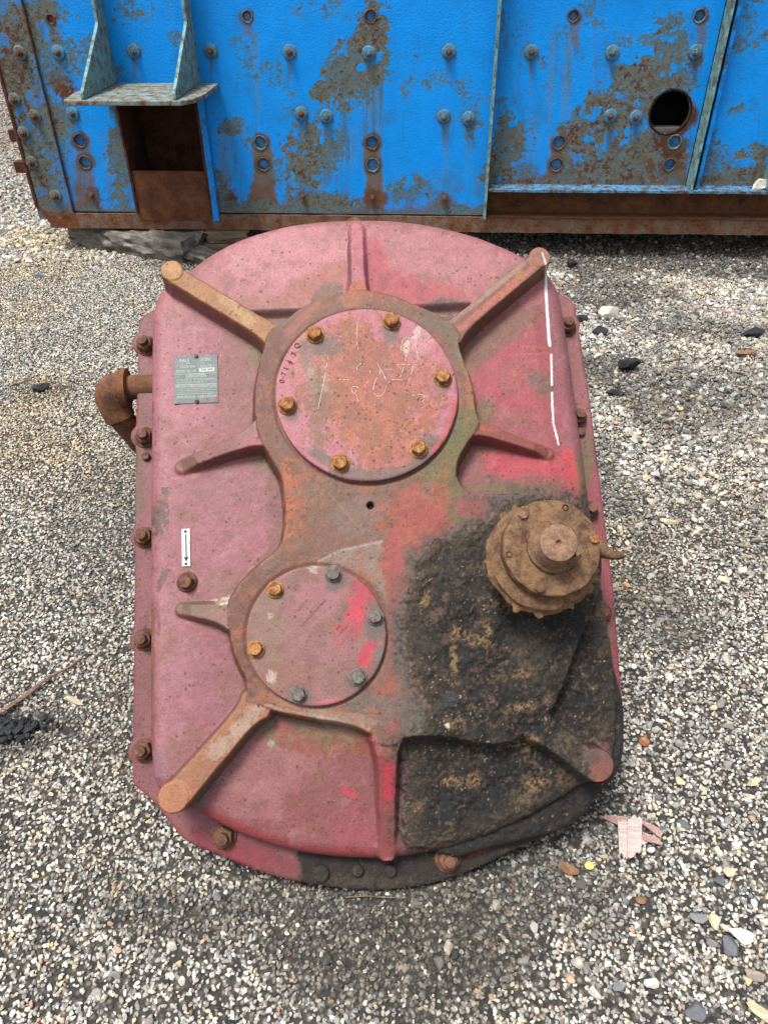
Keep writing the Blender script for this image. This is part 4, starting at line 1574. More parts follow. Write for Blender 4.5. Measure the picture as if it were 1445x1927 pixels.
def paint_small(q, V):
    q.c[:] = lin(168, 112, 112)
    q.fl[:] = .3
    q.gr[:] = .3
    q.lay(sm(-.3, .6, q.n1)*.75, lin(146, 102, 90))
    q.lay(sm(0, .8, q.n2)*.4, lin(126, 84, 72))
    q.blob(500, 1190, 34, 90, lin(156, 118, 102), .8, nz=.6)
    q.blob(540, 1280, 60, 30, lin(156, 104, 86), .8, nz=.6)
    q.blob(600, 1130, 60, 40, lin(188, 118, 126), .6)
    q.blob(672, 1150, 26, 50, lin(222, 56, 84), .95, 15, soft=.25, nz=.7)
    q.blob(690, 1110, 30, 26, lin(190, 66, 86), .85, 40)
    q.blob(690, 1235, 14, 34, lin(216, 52, 76), .9, 20, nz=.7)
    q.blob(640, 1182, 18, 6, lin(214, 66, 84), .7, 20)
    q.blob(665, 1190, 16, 22, lin(150, 98, 96), .5, nz=1)
    q.blob(706, 1178, 20, 26, lin(118, 106, 102), .9)
    q.blob(631, 1095, 20, 20, lin(120, 104, 98), .85)
    q.blob(676, 1285, 26, 18, lin(118, 100, 96), .85)
    q.blob(563, 1312, 24, 16, lin(132, 112, 104), .8)
    q.blob(520, 1122, 18, 14, lin(148, 128, 110), .7)
    q.line([(600, 1322), (660, 1318), (700, 1290)], 4, lin(216, 110, 116), .7)
    q.blob(712, 1240, 10, 26, lin(128, 112, 110), .8)
    q.line([(470, 1130), (500, 1085), (560, 1066)], 5, lin(196, 160, 150), .5, nz=.8)
    for a, b in (((562, 1148), (578, 1130)), ((568, 1178), (612, 1130)), ((640, 1192), (652, 1180))):
        q.line([a, b], 1.6, lin(96, 70, 66), .8, nz=.2)
    for x, y in ((508, 1160), (511, 1274), (590, 1070)): q.blob(x, y, 8, 8, lin(214, 200, 186), .7, nz=1)


def bolt_parts(lst, h, r, hgt, mats, parent, name='bolt', wr=1.25, wmat=None):
    for i, (x, y) in enumerate(lst):
        u, v = face(x, y, h+hgt*.7)
        hb = worn(hex_bm(r, hgt), .0005, i+int(x))
        wb = lathe([(0, .004), (r*wr*.92, .004), (r*wr, .0028), (r*wr, 0)], 28)
        for vv in hb.verts: vv.co.z += .0035
        b_ = join_bm(hb, wb)
        me = bm_mesh(b_, 'bolt')
        me.transform(T(u, v, h-.0006, random.uniform(0, 1.05), (random.uniform(-.05, .05), random.uniform(-.05, .05))))
        mt = mats[i % len(mats)]
        o = sub(name, me, mt, parent, .5)


cp1 = gpart('cover_plate', disc_plate('cover_plate', .0031, .2421, .1956, -.003, .014, paint_big), M_CAST)
cp1['label'] = 'large round upper cover plate with rusty middle and six bolts'
bolt_parts(BIGB, .014, .0165, .016, [M_BOLT_ORANGE]*4+[M_BOLT_ORANGE, M_BOLT_ORANGE], cp1)
cp2 = gpart('cover_plate', disc_plate('cover_plate', -.1281, -.2642, .1399, -.003, .012, paint_small, 50, 160), M_CAST)
cp2['label'] = 'smaller round lower cover plate with a bright red patch'
bolt_parts(SMB, .012, .0145, .013, [M_BOLT_ORANGE, M_BOLT_GREY, M_BOLT_GREY, M_BOLT_GREY, M_BOLT_GREY, M_BOLT_ORANGE], cp2)


def text_mesh(body, size, depth, font_space=1.0, width=None):
    cu = bpy.data.curves.new('t', 'FONT')
    cu.body = body
    cu.size = size
    cu.extrude = depth
    cu.align_x = 'CENTER'
    cu.align_y = 'CENTER'
    cu.space_character = font_space
    ob = bpy.data.objects.new('t', cu)
    me = bpy.data.meshes.new_from_object(ob)
    bpy.data.objects.remove(ob)
    xs = [v.co.x for v in me.vertices]
    if width and xs:
        k = width/(max(xs)-min(xs))
        for v in me.vertices: v.co.x *= k
    return me


# raised casting number along the left rim of the big cover
for ch, (x, y), rot in zip('Q3417-0', ((559, 649), (553, 667), (548, 683), (542, 697), (537, 709), (532, 703+13), (531, 718+1)), range(7)):
    pass
cast = [('Q', 559, 650), ('3', 553, 666), ('4', 545, 681), ('1', 539, 693), ('7', 534, 703), ('-', 532, 709.5), ('0', 531, 717)]
bmn = bmesh.new()
for ch, x, y in cast:
    u, v = face(x, y, .015)
    me = text_mesh(ch, .016, .0011)
    a = math.atan2(v-.2421, u-.0031)
    me.transform(T(u, v, .0148, a-math.pi*1.0+math.radians(-90)+math.pi))
    bmn.from_mesh(me)
sub('cast_number', bm_mesh(bmn, 'cast_number'), mat_rusty('cast_letters', lin(70, 44, 42), lin(104, 62, 62), lin(150, 96, 98), 150), cp1)


def ribbon(pts, wd, h, bm, z_of=None):
    P = chaikin(faces(pts, h), 2, closed=False)
    L, Rr = [], []
    for i, a in enumerate(P):
        t = P[min(i+1, len(P)-1)]-P[max(i-1, 0)]
        t = t/max(np.hypot(*t), 1e-9)
        n = np.array([-t[1], t[0]])*wd*.5*random.uniform(.5, 1.15)
        L.append(bm.verts.new((*(a+n), h)))
        Rr.append(bm.verts.new((*(a-n), h)))
    for i in range(len(P)-1):
        if random.random() < .22: continue
        bm.faces.new((L[i], L[i+1], Rr[i+1], Rr[i]))


def z5(pts): return [(460+x/2.89, 400+y/2.89) for x, y in pts]
CH = [[(455, 780), (440, 880), (415, 1000), (400, 1070)], [(480, 905), (530, 907), (575, 909)], [(610, 862), (615, 830), (650, 815), (685, 850), (680, 900), (655, 945)],
      [(735, 850), (770, 900), (770, 960), (745, 1000), (712, 995), (698, 960), (710, 915), (745, 860), (720, 815)], [(620, 950), (590, 942), (580, 968), (598, 990), (610, 960), (605, 990), (620, 1028)],
      [(800, 907), (858, 908)], [(830, 826), (880, 824), (920, 828), (905, 880), (893, 920)], [(890, 700), (880, 780), (862, 850), (850, 900), (820, 880)], [(615, 590), (610, 700), (620, 750)],
      [(905, 1000), (940, 985), (975, 990), (980, 1010), (965, 1030)], [(925, 690), (930, 720), (945, 800)], [(850, 760), (858, 690), (880, 680)], [(880, 680), (930, 690)], [(945, 620), (935, 660), (938, 700)]]
for c in CH:
    bmc = bmesh.new()
    ribbon(z5(c), .0014, .0152, bmc)
    sub('chalk_mark', bm_mesh(bmc, 'chalk_mark'), M_CHALK, cp1)

# ---------- hex plug with collar on the left panel
def at_face(x, y, h): return face(x, y, h)
u, v = face(349, 1094, -.035)
pl = gpart('drain_plug', xform(bm_mesh(join_bm(worn(hex_bm(.0155, .026), .0005, 4), lathe([(0, .006), (.019, .006), (.0215, .003), (.0225, 0)], 30)), 'plug'), T(u, v, -.054, .3, (.04, -.03))), M_BOLT_BROWN, .5)
# knob behind the top rim
u, v = face(666, 409, -.12)
gpart('lifting_knob', xform(bm_mesh(lathe([(0, .02), (.016, .018), (.022, .008), (.022, -.06)], 28), 'knob'), T(u, v-.010, -.145)), M_BOLT_BROWN, .7)

# ---------- bolts round the flange
for i, (x, y) in enumerate(FB):
    u, v = face(x, y, -.105)
    big = i >= 9
    r, h = (.020, .020) if not big else (.022, .018)
    b_ = hex_bm(r, h)
    b_ = join_bm(b_, lathe([(0, h+.014), (r*.5, h+.013), (r*.56, h+.010), (r*.56, h)], 20))
    for vv in b_.verts: vv.co.z += .004
    b_ = join_bm(b_, lathe([(0, .0045), (r*1.16, .0045), (r*1.24, .002), (r*1.24, 0)], 26))
    me = xform(bm_mesh(worn(b_, .0006, i), 'bolt'), T(u, v, -.1285, random.uniform(0, 1), (random.uniform(-.04, .04), random.uniform(-.04, .04))))
    gpart('flange_bolt', me, M_BOLT_BROWN, .5)
for (x, y, r) in ((274, 858, .0095), (1093, 812, .011), (673, 1640, .012), (735, 1640, .013), (603, 1645, .017)):
    u, v = face(x, y, -.12)
    gpart('dowel_pin', xform(bm_mesh(lathe([(0, .012), (r*.8, .011), (r, .008), (r, 0)], 24), 'pin'), T(u, v, -.1285)), M_BOLT_BROWN if y < 1500 else M_TAR, .7)

# ---------- nameplate
def plate(px_quad, h, name, mat, th=.0012):
    Q = faces(px_quad, h)
    bm_ = prism([tuple(q) for q in Q], h-.0030, h+th)
    return gpart(name, bm_mesh(bm_, name), mat), Q


HP = -.0505
npq = [(328, 760), (411, 757), (409, 667), (328, 671)]
npo, NQ = plate(npq, HP, 'nameplate', M_PLATE)
zp = HP+.0012+.0003


def npt(s, t_):
    """s,t in 0..1 across / down the nameplate"""
    bl, br, tr, tl = NQ
    top_, bot = tl+(tr-tl)*s, bl+(br-bl)*s
    return top_+(bot-top_)*t_
ang = math.atan2(*(NQ[1]-NQ[0])[::-1])
Wn, Hn = np.hypot(*(NQ[1]-NQ[0])), np.hypot(*(NQ[3]-NQ[0]))
for body, s0, t0, wd, hh in (('RALE', .24, .10, .22, .075), ('WORKS', .74, .10, .24, .075), ('SPR', .32, .165, .10, .04), ('INC', .66, .165, .10, .04), ('HELICAL GEAR', .32, .235, .34, .055), ('REDUCER', .73, .235, .26, .055),
                             ('MODEL NO. SH', .28, .33, .44, .055), ('LUBRICATION', .50, .435, .46, .07), ('FILL TO LEVEL OF TEST PLUG IN BASE WITH', .50, .51, .90, .040),
                             ('A GOOD QUALITY MINERAL OIL', .37, .565, .62, .040), ('VISCOSITY RECOMMENDATIONS', .5, .645, .92, .065), ('DRAIN AND FLUSH', .27, .875, .42, .06), ('EVERY 6 MONTHS', .76, .875, .42, .06)):
    me = text_mesh(body, hh*Hn*1.35, .0002, width=wd*Wn)
    c = npt(s0, t0)
    me.transform(T(c[0], c[1], zp, ang))
    sub('lettering', me, M_PLATE_PRINT, npo)
for nm, s0, s1, t0, t1, mt in (('data_box', .57, .93, .27, .355, M_PLATE_PRINT), ('rule_line', .02, .98, .385, .392, M_PLATE_PRINT), ('rule_line', .02, .98, .605, .611, M_PLATE_PRINT), ('rule_line', .02, .98, .805, .812, M_PLATE_PRINT),
                               ('rule_line', .03, .97, .70, .704, M_PLATE_PRINT), ('rule_line', .03, .97, .735, .739, M_PLATE_PRINT), ('rule_line', .03, .97, .77, .774, M_PLATE_PRINT),
                               ('rule_line', .32, .326, .69, .80, M_PLATE_PRINT), ('rule_line', .66, .666, .69, .80, M_PLATE_PRINT),
                               ('red_scratch', .72, .76, .90, .97, M_PLATE_RED), ('red_scratch', .94, .975, .88, .96, M_PLATE_RED)):
    sh = .06*0 if nm != 'red_scratch' else .03
    poly = [npt(s0+sh, t1), npt(s1+sh, t1), npt(s1, t0), npt(s0, t0)]
    sub(nm, bm_mesh(prism([tuple(q) for q in poly], zp-.0004, zp+.0002)), mt, npo)
c = npt(.75, .312)
me = text_mesh('T42 470', .06*Hn, .0002, width=.28*Wn)
me.transform(T(c[0], c[1], zp+.0006, ang))
sub('lettering', me, M_PLATE, npo)
for (x, y) in ((370, 671), (371, 756)):
    u, v = face(x, y, HP)
    sub('screw', xform(bm_mesh(lathe([(0, .004), (.003, .0035), (.0045, .0015), (.0048, 0)], 16)), T(u, v, HP+.001)), M_BOLT_BROWN, npo, .8)
# oil level plate
lpo, LQ = plate([(343, 1066), (358, 1065), (357, 995), (342, 996)], HP, 'oil_level_plate', M_WHITE)


def lpt(s, t_):
    bl, br, tr, tl = LQ
    a, b = tl+(tr-tl)*s, bl+(br-bl)*s
    return a+(b-a)*t_
arrow = [(.45, .14), (.62, .14), (.62, .76), (.85, .76), (.52, .89), (.20, .76), (.45, .76)]
sub('arrow', bm_mesh(prism([tuple(lpt(*q)) for q in arrow][::-1], HP+.0008, HP+.0016)), M_BLACK, lpo)
la = math.atan2(*(LQ[3]-LQ[0])[::-1])
for body, s0, t0 in (('FILL TO', .84, .48), ('OIL LEVEL', .22, .50)):
    me = text_mesh(body, .0052, .0002, width=.30*np.hypot(*(LQ[3]-LQ[0])))
    c = lpt(s0, t0)
    me.transform(T(c[0], c[1], HP+.0014, la+math.pi))
    sub('lettering', me, M_BLACK, lpo)
for t_ in (.07, .94):
    c = lpt(.48, t_)
    sub('screw', xform(bm_mesh(lathe([(0, .003), (.0022, .0026), (.0032, .001), (.0033, 0)], 14)), T(c[0], c[1], HP+.001)), M_BOLT_BROWN, lpo, .8)

# ---------- input shaft
su, sv_ = .3164, -.1469
rj = random.Random(5)
JN = 120
tooth = [0]*JN
for k in range(15):
    a0 = rj.randrange(JN)
    for d_ in range(rj.randint(1, 3)): tooth[(a0+d_) % JN] = rj.uniform(.003, .009)
wav = [.0015*math.sin(i*.5)+rj.uniform(-.001, .001) for i in range(JN)]


def jag(k, i):
    if k in (6, 7): return tooth[i]+wav[i]
    if k in (5, 8): return wav[i]+tooth[i]*.4
    return wav[i]*.4 if k > 2 else 0


RB = .1075
hub_back = lathe([(0, .138), (.085, .138), (.096, .1375), (RB-.006, .134), (RB-.008, .124), (RB-.003, .120), (RB+.001, .117), (RB+.001, .112), (RB-.004, .108), (.094, .09), (.088, .02), (.092, .0)], JN, jag)
hb = gpart('bearing_cap', xform(bm_mesh(hub_back, 'cap'), T(su-.001, sv_-.003, 0)), M_SHAFT, .8)
du, dv = face(1039, 1030, .17)
disc_r = .0925
me = xform(bm_mesh(lathe([(.030, .172), (disc_r-.006, .171), (disc_r-.0015, .169), (disc_r, .164), (disc_r, .142), (disc_r-.004, .136)], 90, lambda k, i: .0006*math.sin(i*.9+k))), T(du, dv, 0))
fd = gpart('seal_plate', me, M_SHAFT, .8)
# bolts and holes of the seal plate
for (x, y, r, mt) in ((985, 968, .0095, M_SHAFT_TIP), (1119, 1014, .0095, M_BOLT_ORANGE), (1017, 1106, .0100, M_SHAFT)):
    u, v = face(x, y, .176)
    sub('bolt', xform(bm_mesh(worn(hex_bm(r, .008), .0006, int(x))), T(u, v, .1705, x*.1)), mt, fd, .6)
for (x, y) in ((1064, 955), (958, 1043)):
    u, v = face(x, y, .172)
    me = xform(bm_mesh(lathe([(0, .1708), (.0035, .1709), (.0048, .1728), (.0060, .1732), (.0066, .171)], 20)), T(u, v, 0))
    sub('bolt_hole', me, M_RUST_DARK, fd, .8)
sq = faces([(979, 1022), (988, 1021), (992, 1000), (982, 999)], .172)
sub('slot', bm_mesh(prism([tuple(q_) for q_ in sq], .1700, .1722)), M_RUST_DARK, fd)
hr = .050
me = xform(bm_mesh(lathe([(.026, .1835), (hr-.003, .183), (hr, .1805), (hr+.0005, .170)], 64)), T(du+.001, dv, 0))
sub('hub_ring', me, M_SHAFT, fd, .8)
tu, tv = face(1052, 1021, .235)
me = bm_mesh(lathe([(0, .2265), (.003, .2275), (.0055, .2345), (.030, .235), (.0335, .2335), (.0345, .231), (.0345, .20), (.0375, .196), (.0385, .17), (.0385, .02)], 64))
sh = gpart('input_shaft', xform(me, T(tu, tv, 0)), M_SHAFT_TIP, .7)
ku, kv = face(1088, 1036, .228)
bmk = bmesh.new()
box(bmk, -.0075, .0075, -.0075, .0075, -.04, 0)
bevel(bmk, .001)
sub('shaft_key', xform(bm_mesh(bmk), T(ku, kv, .231, .35)), M_SHAFT, sh)
# broken guard finger at the right of the cap
fb = tube_bm([(*face(1120, 1030, .05), .05), (*face(1146, 1043, .06), .06), (*face(1158, 1046, .07), .07), (*face(1174, 1044, .075), .075)], [.022, .011, .0085, .0075], 12)
sub('broken_finger', bm_mesh(fb), M_SHAFT, hb, .8)

# ---------- vent pipe and elbow on the left
zq = -.145
a = np.array(face(292, 727, zq)); b_ = np.array(face(240, 729, zq)); c_ = np.array(face(214, 733, zq))
pipe = gpart('vent_pipe', bm_mesh(tube_bm([(a[0]+.03, a[1], zq), (b_[0], b_[1], zq)], .0285, 28)), M_PIPE, .8)
col_ = bm_mesh(tube_bm([(b_[0]+.004, b_[1], zq), (b_[0]+.002, b_[1], zq), (b_[0]-.014, b_[1], zq), (b_[0]-.016, b_[1], zq)], [.037, .045, .045, .037], 28))
dn = np.array(FV)*0
elbow_end = np.array([c_[0]+.004, c_[1]-.055, zq-.045])
pts = []
for k in range(9):
    t_ = k/8
    p0 = np.array([b_[0]-.012, b_[1], zq]); p1 = np.array([c_[0]-.022, c_[1]+.004, zq]); p2 = elbow_end
    pts.append((1-t_)**2*p0+2*t_*(1-t_)*p1+t_*t_*p2)
el = bm_mesh(tube_bm([tuple(q_) for q_ in pts], [.036, .038, .040, .041, .041, .040, .038, .036, .035], 28))
eo = gpart('pipe_elbow', el, M_PIPE, .9)
sub('elbow_collar', col_, M_PIPE, eo, .7)
e2 = elbow_end+np.array([.045, -.055, -.10])
gpart('lower_pipe', bm_mesh(tube_bm([tuple(elbow_end+np.array([-.003, .004, .006])), tuple(elbow_end*.5+e2*.5), tuple(e2)], [.029, .030, .031], 26)), M_PIPE, .8)

# ================================================================== CONTAINER
S0, S1 = -2.035, 4.2
ZB, ZT = .245, 2.35
ct = bpy.data.objects.new('steel_container', None)
COL.objects.link(ct)
org = WO+WT*S0
ct.location = (org[0], org[1], ZB-.10)
ct.rotation_euler = (0, 0, -YAW)
tag(ct, 'bright blue steel container wall with peeling paint, rust streaks and bolts, raised on timbers', 'container')
CO = Vector((-S0, 0, -(ZB-.10)))
# local coordinates: x = s, y = inwards, z = height


def cpart(name, me, mat, parent=None, smooth=None):
    return obj(name, me, mat, parent or ct, CO if parent is None else (0, 0, 0), smooth)


HOLES = [(465, 30, 9), (697, 30, 10), (1081, 30, 9), (1320, 30, 10), (150, 264, 12), (160, 305, 12), (490, 268, 12), (496, 309, 12), (700, 268, 12),
         (701, 310, 12), (1053, 270, 12), (1048, 312, 12), (1272, 269, 12), (1262, 312, 11), (95, 35, 7)]
BIG = (1261, 211, 37)
CB = [(110, 98), (252, 95), (397, 95), (545, 97), (694, 99), (845, 96), (1000, 97), (1152, 98), (1308, 97), (137, 213), (567, 213), (614, 218), (835, 218), (881, 222),
      (1148, 217), (1196, 220), (174, 366), (434, 370), (571, 368), (701, 370), (836, 371)]
CBL = [(38, 98), (66, 218), (28, 187), (45, 250), (60, 305), (105, 368)]
PPM = 355.0     # photo px per metre on the wall


def paint_wall(q):
    """blue paint and rust of the wall; q works in photo pixels projected on the wall plane"""
    x, y = q.x, q.y
    q.c[:] = np.array([.0, .225, .69])
    q.lay(sm(-.2, .9, q.n1)*.30, np.array([.006, .25, .68]))
    q.lay(sm(.0, 1.2, fbm(x, y, 120, 3, 81))*.35, np.array([.0, .19, .62]))
    fl = q.fl
    st = fbm(x, y*.12, 9, 4, 83)           # vertical streak noise
    st2 = fbm(x, y*.06, 22, 3, 84)

    drip = np.zeros_like(x)

    def patch(px, py, rx, ry, v, ang=0, soft=.5, nz=.5):
        nonlocal drip
        drip = np.maximum(drip, q.w_blob(px, py+ry*.7+30, rx*.85, ry*.8+45, v, ang, .6, .5))
        q.fl = np.maximum(q.fl, q.w_blob(px, py, rx, ry, v, ang, soft, nz))
    # mottled areas
    for a_ in ((700, 60, 34, 60, .95), (690, 120, 46, 50, .85), (650, 150, 44, 60, .85), (605, 178, 24, 26, .9), (640, 210, 26, 40, .55), (575, 260, 36, 40, .85), (575, 310, 50, 60, .95), (620, 290, 34, 50, .75),
               (600, 380, 80, 20, .9), (780, 355, 50, 26, .75), (830, 340, 36, 34, .55), (860, 395, 70, 10, .8), (970, 60, 40, 60, .55), (960, 270, 40, 70, .85), (985, 100, 26, 40, .55), (940, 330, 30, 40, .9),
               (1250, 100, 60, 50, .8), (1200, 150, 60, 40, .95), (1240, 180, 70, 50, .9), (1150, 215, 60, 40, .95), (1110, 250, 60, 50, .95), (1180, 290, 70, 60, .9), (1150, 330, 100, 40, .95),
               (1270, 60, 30, 40, .75), (1340, 300, 40, 60, .7), (1400, 320, 60, 40, .95), (1430, 290, 20, 30, .95), (1360, 340, 60, 16, .95), (1010, 345, 60, 20, .95),
               (30, 150, 50, 200, 1.0), (60, 330, 60, 90, .95), (100, 240, 36, 80, .85), (110, 110, 50, 60, .7), (225, 300, 24, 110, .8), (60, 40, 60, 60, .9), (230, 240, 20, 60, .8), (420, 270, 36, 40, .5),
               (440, 240, 30, 18, .8), (410, 350, 20, 40, .9), (470, 390, 90, 14, .85), (380, 250, 8, 90, .8), (1130, 60, 30, 60, .4), (1060, 60, 30, 20, .6)):
        patch(*a_)
    # blue islands left inside the flaked areas
    isl = sm(.55, .8, fbm(x, y, 26, 3, 86))
    q.fl = q.fl*(1-.75*isl)
    # teal veil of washed down rust
    veil = np.zeros_like(x)
    for (px, py, wd, ln, a_) in ([(697, 150, 26, 130, .7), (640, 240, 60, 90, .5), (570, 330, 60, 90, .6), (1040, 70, 8, 260, .6), (1070, 70, 12, 240, .75), (1000, 110, 10, 150, .4), (1150, 320, 70, 80, .5),
                                  (1240, 240, 60, 100, .6), (840, 230, 10, 160, .5), (884, 232, 10, 120, .4), (420, 250, 14, 120, .6), (430, 250, 8, 100, .4), (110, 60, 10, 170, .6), (480, 60, 11, 200, .75),
                                  (205, 250, 36, 150, .35), (1000, 220, 30, 150, .35), (1170, 110, 7, 100, .3), (545, 110, 5, 110, .25), (252, 110, 12, 50, .4), (320, 0, 14, 60, .2)]):
        xx = px+(y-py)*(722-px)*-.00012*-1
        d_ = np.abs(x-xx)/(wd*(.7+.35*st2))+.35*q.n2
        t_ = (y-py)/ln
        veil = np.maximum(veil, a_*(1-sm(.1, 1.4, d_))*sm(-.10, .06, t_)*(1-sm(.3, 1.15, t_+.25*st))*(.75+.35*np.clip(st, -1, 1)))
    q.lay(veil, lin(96, 124, 132, .74))
    run = sm(.05, .75, fbm(x, y*.07, 7, 4, 95))
    q.lay(drip*run*.75, lin(84, 118, 122))
    q.lay(drip*sm(.35, .95, fbm(x, y*.06, 5, 4, 96))*.6, lin(122, 86, 58))
    # brown rust bodies under the hole pairs and along the foot of the wall
    for (px, py, w0, w1, ln, a_) in ((493, 262, 16, 30, 130, .95), (701, 262, 17, 22, 130, .95), (1052, 262, 16, 38, 90, .95), (157, 262, 14, 22, 130, .75), (1262, 262, 30, 40, 80, .95),
                                     (465, 24, 8, 10, 40, .6), (697, 26, 9, 12, 60, .5), (1081, 22, 10, 9, 60, .6), (1318, 22, 10, 9, 60, .7)):
        t_ = (y-py)/ln
        wd = (w0+(w1-w0)*np.clip(t_, 0, 1))*(1+.25*q.n2)
        d_ = np.abs(x-px-(y-py)*.03)/wd
        w_ = a_*(1-sm(.75, 1.12, d_))*sm(-.12, .0, t_)*(1-sm(.95, 1.2, t_))
        q.lay(w_, lin(112, 96, 76, .74))
        q.lay(w_*sm(.5, 1.0, t_+.2*q.n2)*(ln > 80)*.85, lin(112, 70, 52, .74))
    q.blob(1240, 290, 44, 46, lin(84, 46, 32, .74), .95, nz=.6)
    q.blob(1200, 320, 70, 26, lin(112, 76, 56, .74), .8, nz=.7)
    q.blob(112, 158, 26, 42, lin(98, 52, 24, .74), 1, -35, soft=.08, nz=.6)
    q.fl *= 1-q.w_blob(112, 158, 27, 43, 1, -35, .08, .6)
    r_ = np.hypot(x-BIG[0], (y-BIG[1])/.95)
    q.lay(1-sm(42, 56, r_+8*q.n2), lin(88, 50, 36, .74))
    for (px, py, r__) in HOLES:
        r_ = np.hypot(x-px, y-py)
        q.lay((1-sm(r__+3, r__+9, r_+3*q.n2))*.9, lin(84, 74, 60, .74))
    for (px, py) in CB[1:16]:
        r_ = np.hypot(x-px, y-py)
        q.lay((1-sm(14, 22, r_+4*q.n2))*.45, lin(86, 104, 104, .74))
    for (px, py) in ((1308, 97), (174, 366), (571, 368), (701, 370), (836, 371), (434, 370)):
        q.blob(px, py+8, 14, 22, lin(98, 68, 50, .74), .9, nz=.5)
    # bottom edge
    lowz = np.where(x < 912, sm(300, 400, y+22*q.n1), sm(250, 350, y+26*q.n1))
    q.lay(lowz*sm(-.2, .6, q.n2+.3*st)*.6, lin(104, 92, 72))
    q.fl = np.maximum(q.fl, lowz*(.45+.35*q.n2))
    q.lay((1-sm(60, 150, x-(y-130)*.2+20*q.n1))*.5, lin(110, 106, 92))
    foot = np.where(x < 912, sm(372, 398, y+10*q.n1+6*q.n2), sm(325, 348, y+12*q.n1+8*q.n2))
    q.lay(foot*.85, lin(110, 84, 66, .74))
    q.fl = np.maximum(q.fl, foot*.7)
    # thin runs
    q.lay(sm(.75, 1.2, st)*sm(150, 380, y)*.45, lin(92, 116, 122, .74))
    q.lay(sm(.45, 1.1, fbm(x, y*.05, 5, 4, 88))*.30*(.4+.6*sm(0, 300, y)), lin(62, 110, 138))
    q.lay(sm(.35, 1.1, fbm(x, y, 40, 5, 89))*.35, lin(60, 128, 166))
    for (px, py) in CB:
        d_ = np.abs(x-px-(y-py)*.02*np.sign(px-722)*-1)/(5+2*q.n2)
        t_ = (y-py)/70
        q.lay(.55*(1-sm(.3, 1.3, d_))*sm(.05, .2, t_)*(1-sm(.4, 1, t_)), lin(96, 100, 92))
    # specks
    q.fl = np.maximum(q.fl, .44+.25*sm(.2, 1, q.n1))
    q.gr[:] = .5


def wall_grid(name, xs, zs, y=0.0, mat=None, cut=True, zfun=None, ymod=None):
    XX, ZZ = np.meshgrid(xs, zs, indexing='ij')
    V = np.stack([XX.ravel(), np.full(XX.size, y), ZZ.ravel()], 1)
    n0, n1_ = XX.shape
    ix = np.arange(n0*n1_).reshape(n0, n1_)
    Fq = np.stack([ix[:-1, :-1], ix[1:, :-1], ix[1:, 1:], ix[:-1, 1:]], -1).reshape(-1, 4)
    Wp = WO+V[:, :1]*WT+V[:, 1:2]*WN+np.array([0, 0, 1])*V[:, 2:]
    q = Paint(*project(Wp), (.1, .3, .7))
    paint_wall(q)
    # gentle dents of the plate, and outward curl of the left sheet beside the fin
    V[:, 1] += .002*fbm(V[:, 0], V[:, 2], .35, 3, 91)
    if ymod is not None: V[:, 1] += ymod(V)
    if cut:
        bad = np.zeros(len(V), bool)
        hl = [(x, yy, r) for x, yy, r in HOLES]+[(BIG[0], BIG[1], BIG[2])]
        for (px, py, r) in hl:
            s_, z_ = wall(px, py)
            rr = r/PPM
            d_ = np.hypot(V[:, 0]-s_, V[:, 2]-z_)
            nearb = (d_ < rr)
            # pull ring vertices on to the circle
            ring = (d_ >= rr) & (d_ < rr+.007)
            k = rr/np.maximum(d_, 1e-6)
            V[ring, 0] = s_+(V[ring, 0]-s_)*k[ring]
            V[ring, 2] = z_+(V[ring, 2]-z_)*k[ring]
            bad |= nearb
        Fq = Fq[~bad[Fq].any(1)]
    return submesh(name, V, Fq, np.ones(len(Fq), bool), None, q.c, False, Fleck=q.fl, Grit=q.gr)


FIN1, FIN2 = .590, 1.722
CSW = .0055
# the sheets: left strip (corner post), left of pocket, pocket to fin, fin to fin, beyond
curl = lambda V: -.030*sm(.17, 0, FIN1-V[:, 0])*0
PK0, PK1, PKZ = -1.435, -.985, .90


def panel_with_pocket(x0, x1, z0, z1, name, y=0.0, **k):
    me = wall_grid(name, np.arange(x0, x1+CSW*.5, CSW), np.arange(z0, z1+CSW*.5, CSW), y, **k)
    return me


cpart('wall_panel', panel_with_pocket(-1.817, PK0, ZB, 1.42, 'wall_panel'), M_WALL)
cpart('wall_panel', panel_with_pocket(PK0, PK1, PKZ+.0, 1.42, 'wall_panel'), M_WALL)
cpart('wall_panel', panel_with_pocket(PK1, FIN1, ZB, 1.42, 'wall_panel'), M_WALL)
cpart('wall_panel', panel_with_pocket(FIN1+.01, FIN2-.02, .40, 1.42, 'wall_panel', .030), M_WALL)
cpart('wall_panel', panel_with_pocket(FIN2+.02, 2.75, .40, 1.42, 'wall_panel', .030), M_WALL)
cpart('corner_post', panel_with_pocket(S0, -1.8185, .20, 1.42, 'corner_post', -.008), M_WALL)
# upper part of the wall and the stretch to the right, coarser
XS = np.arange(S0, S1, .03)
cpart('upper_wall', wall_grid('upper_wall', XS, np.arange(1.42, ZT, .03), .004, cut=False), M_WALL)
cpart('wall_panel', wall_grid('wall_panel', np.arange(2.752, S1, .02), np.arange(.40, 1.42, .02), .030, cut=False), M_WALL)

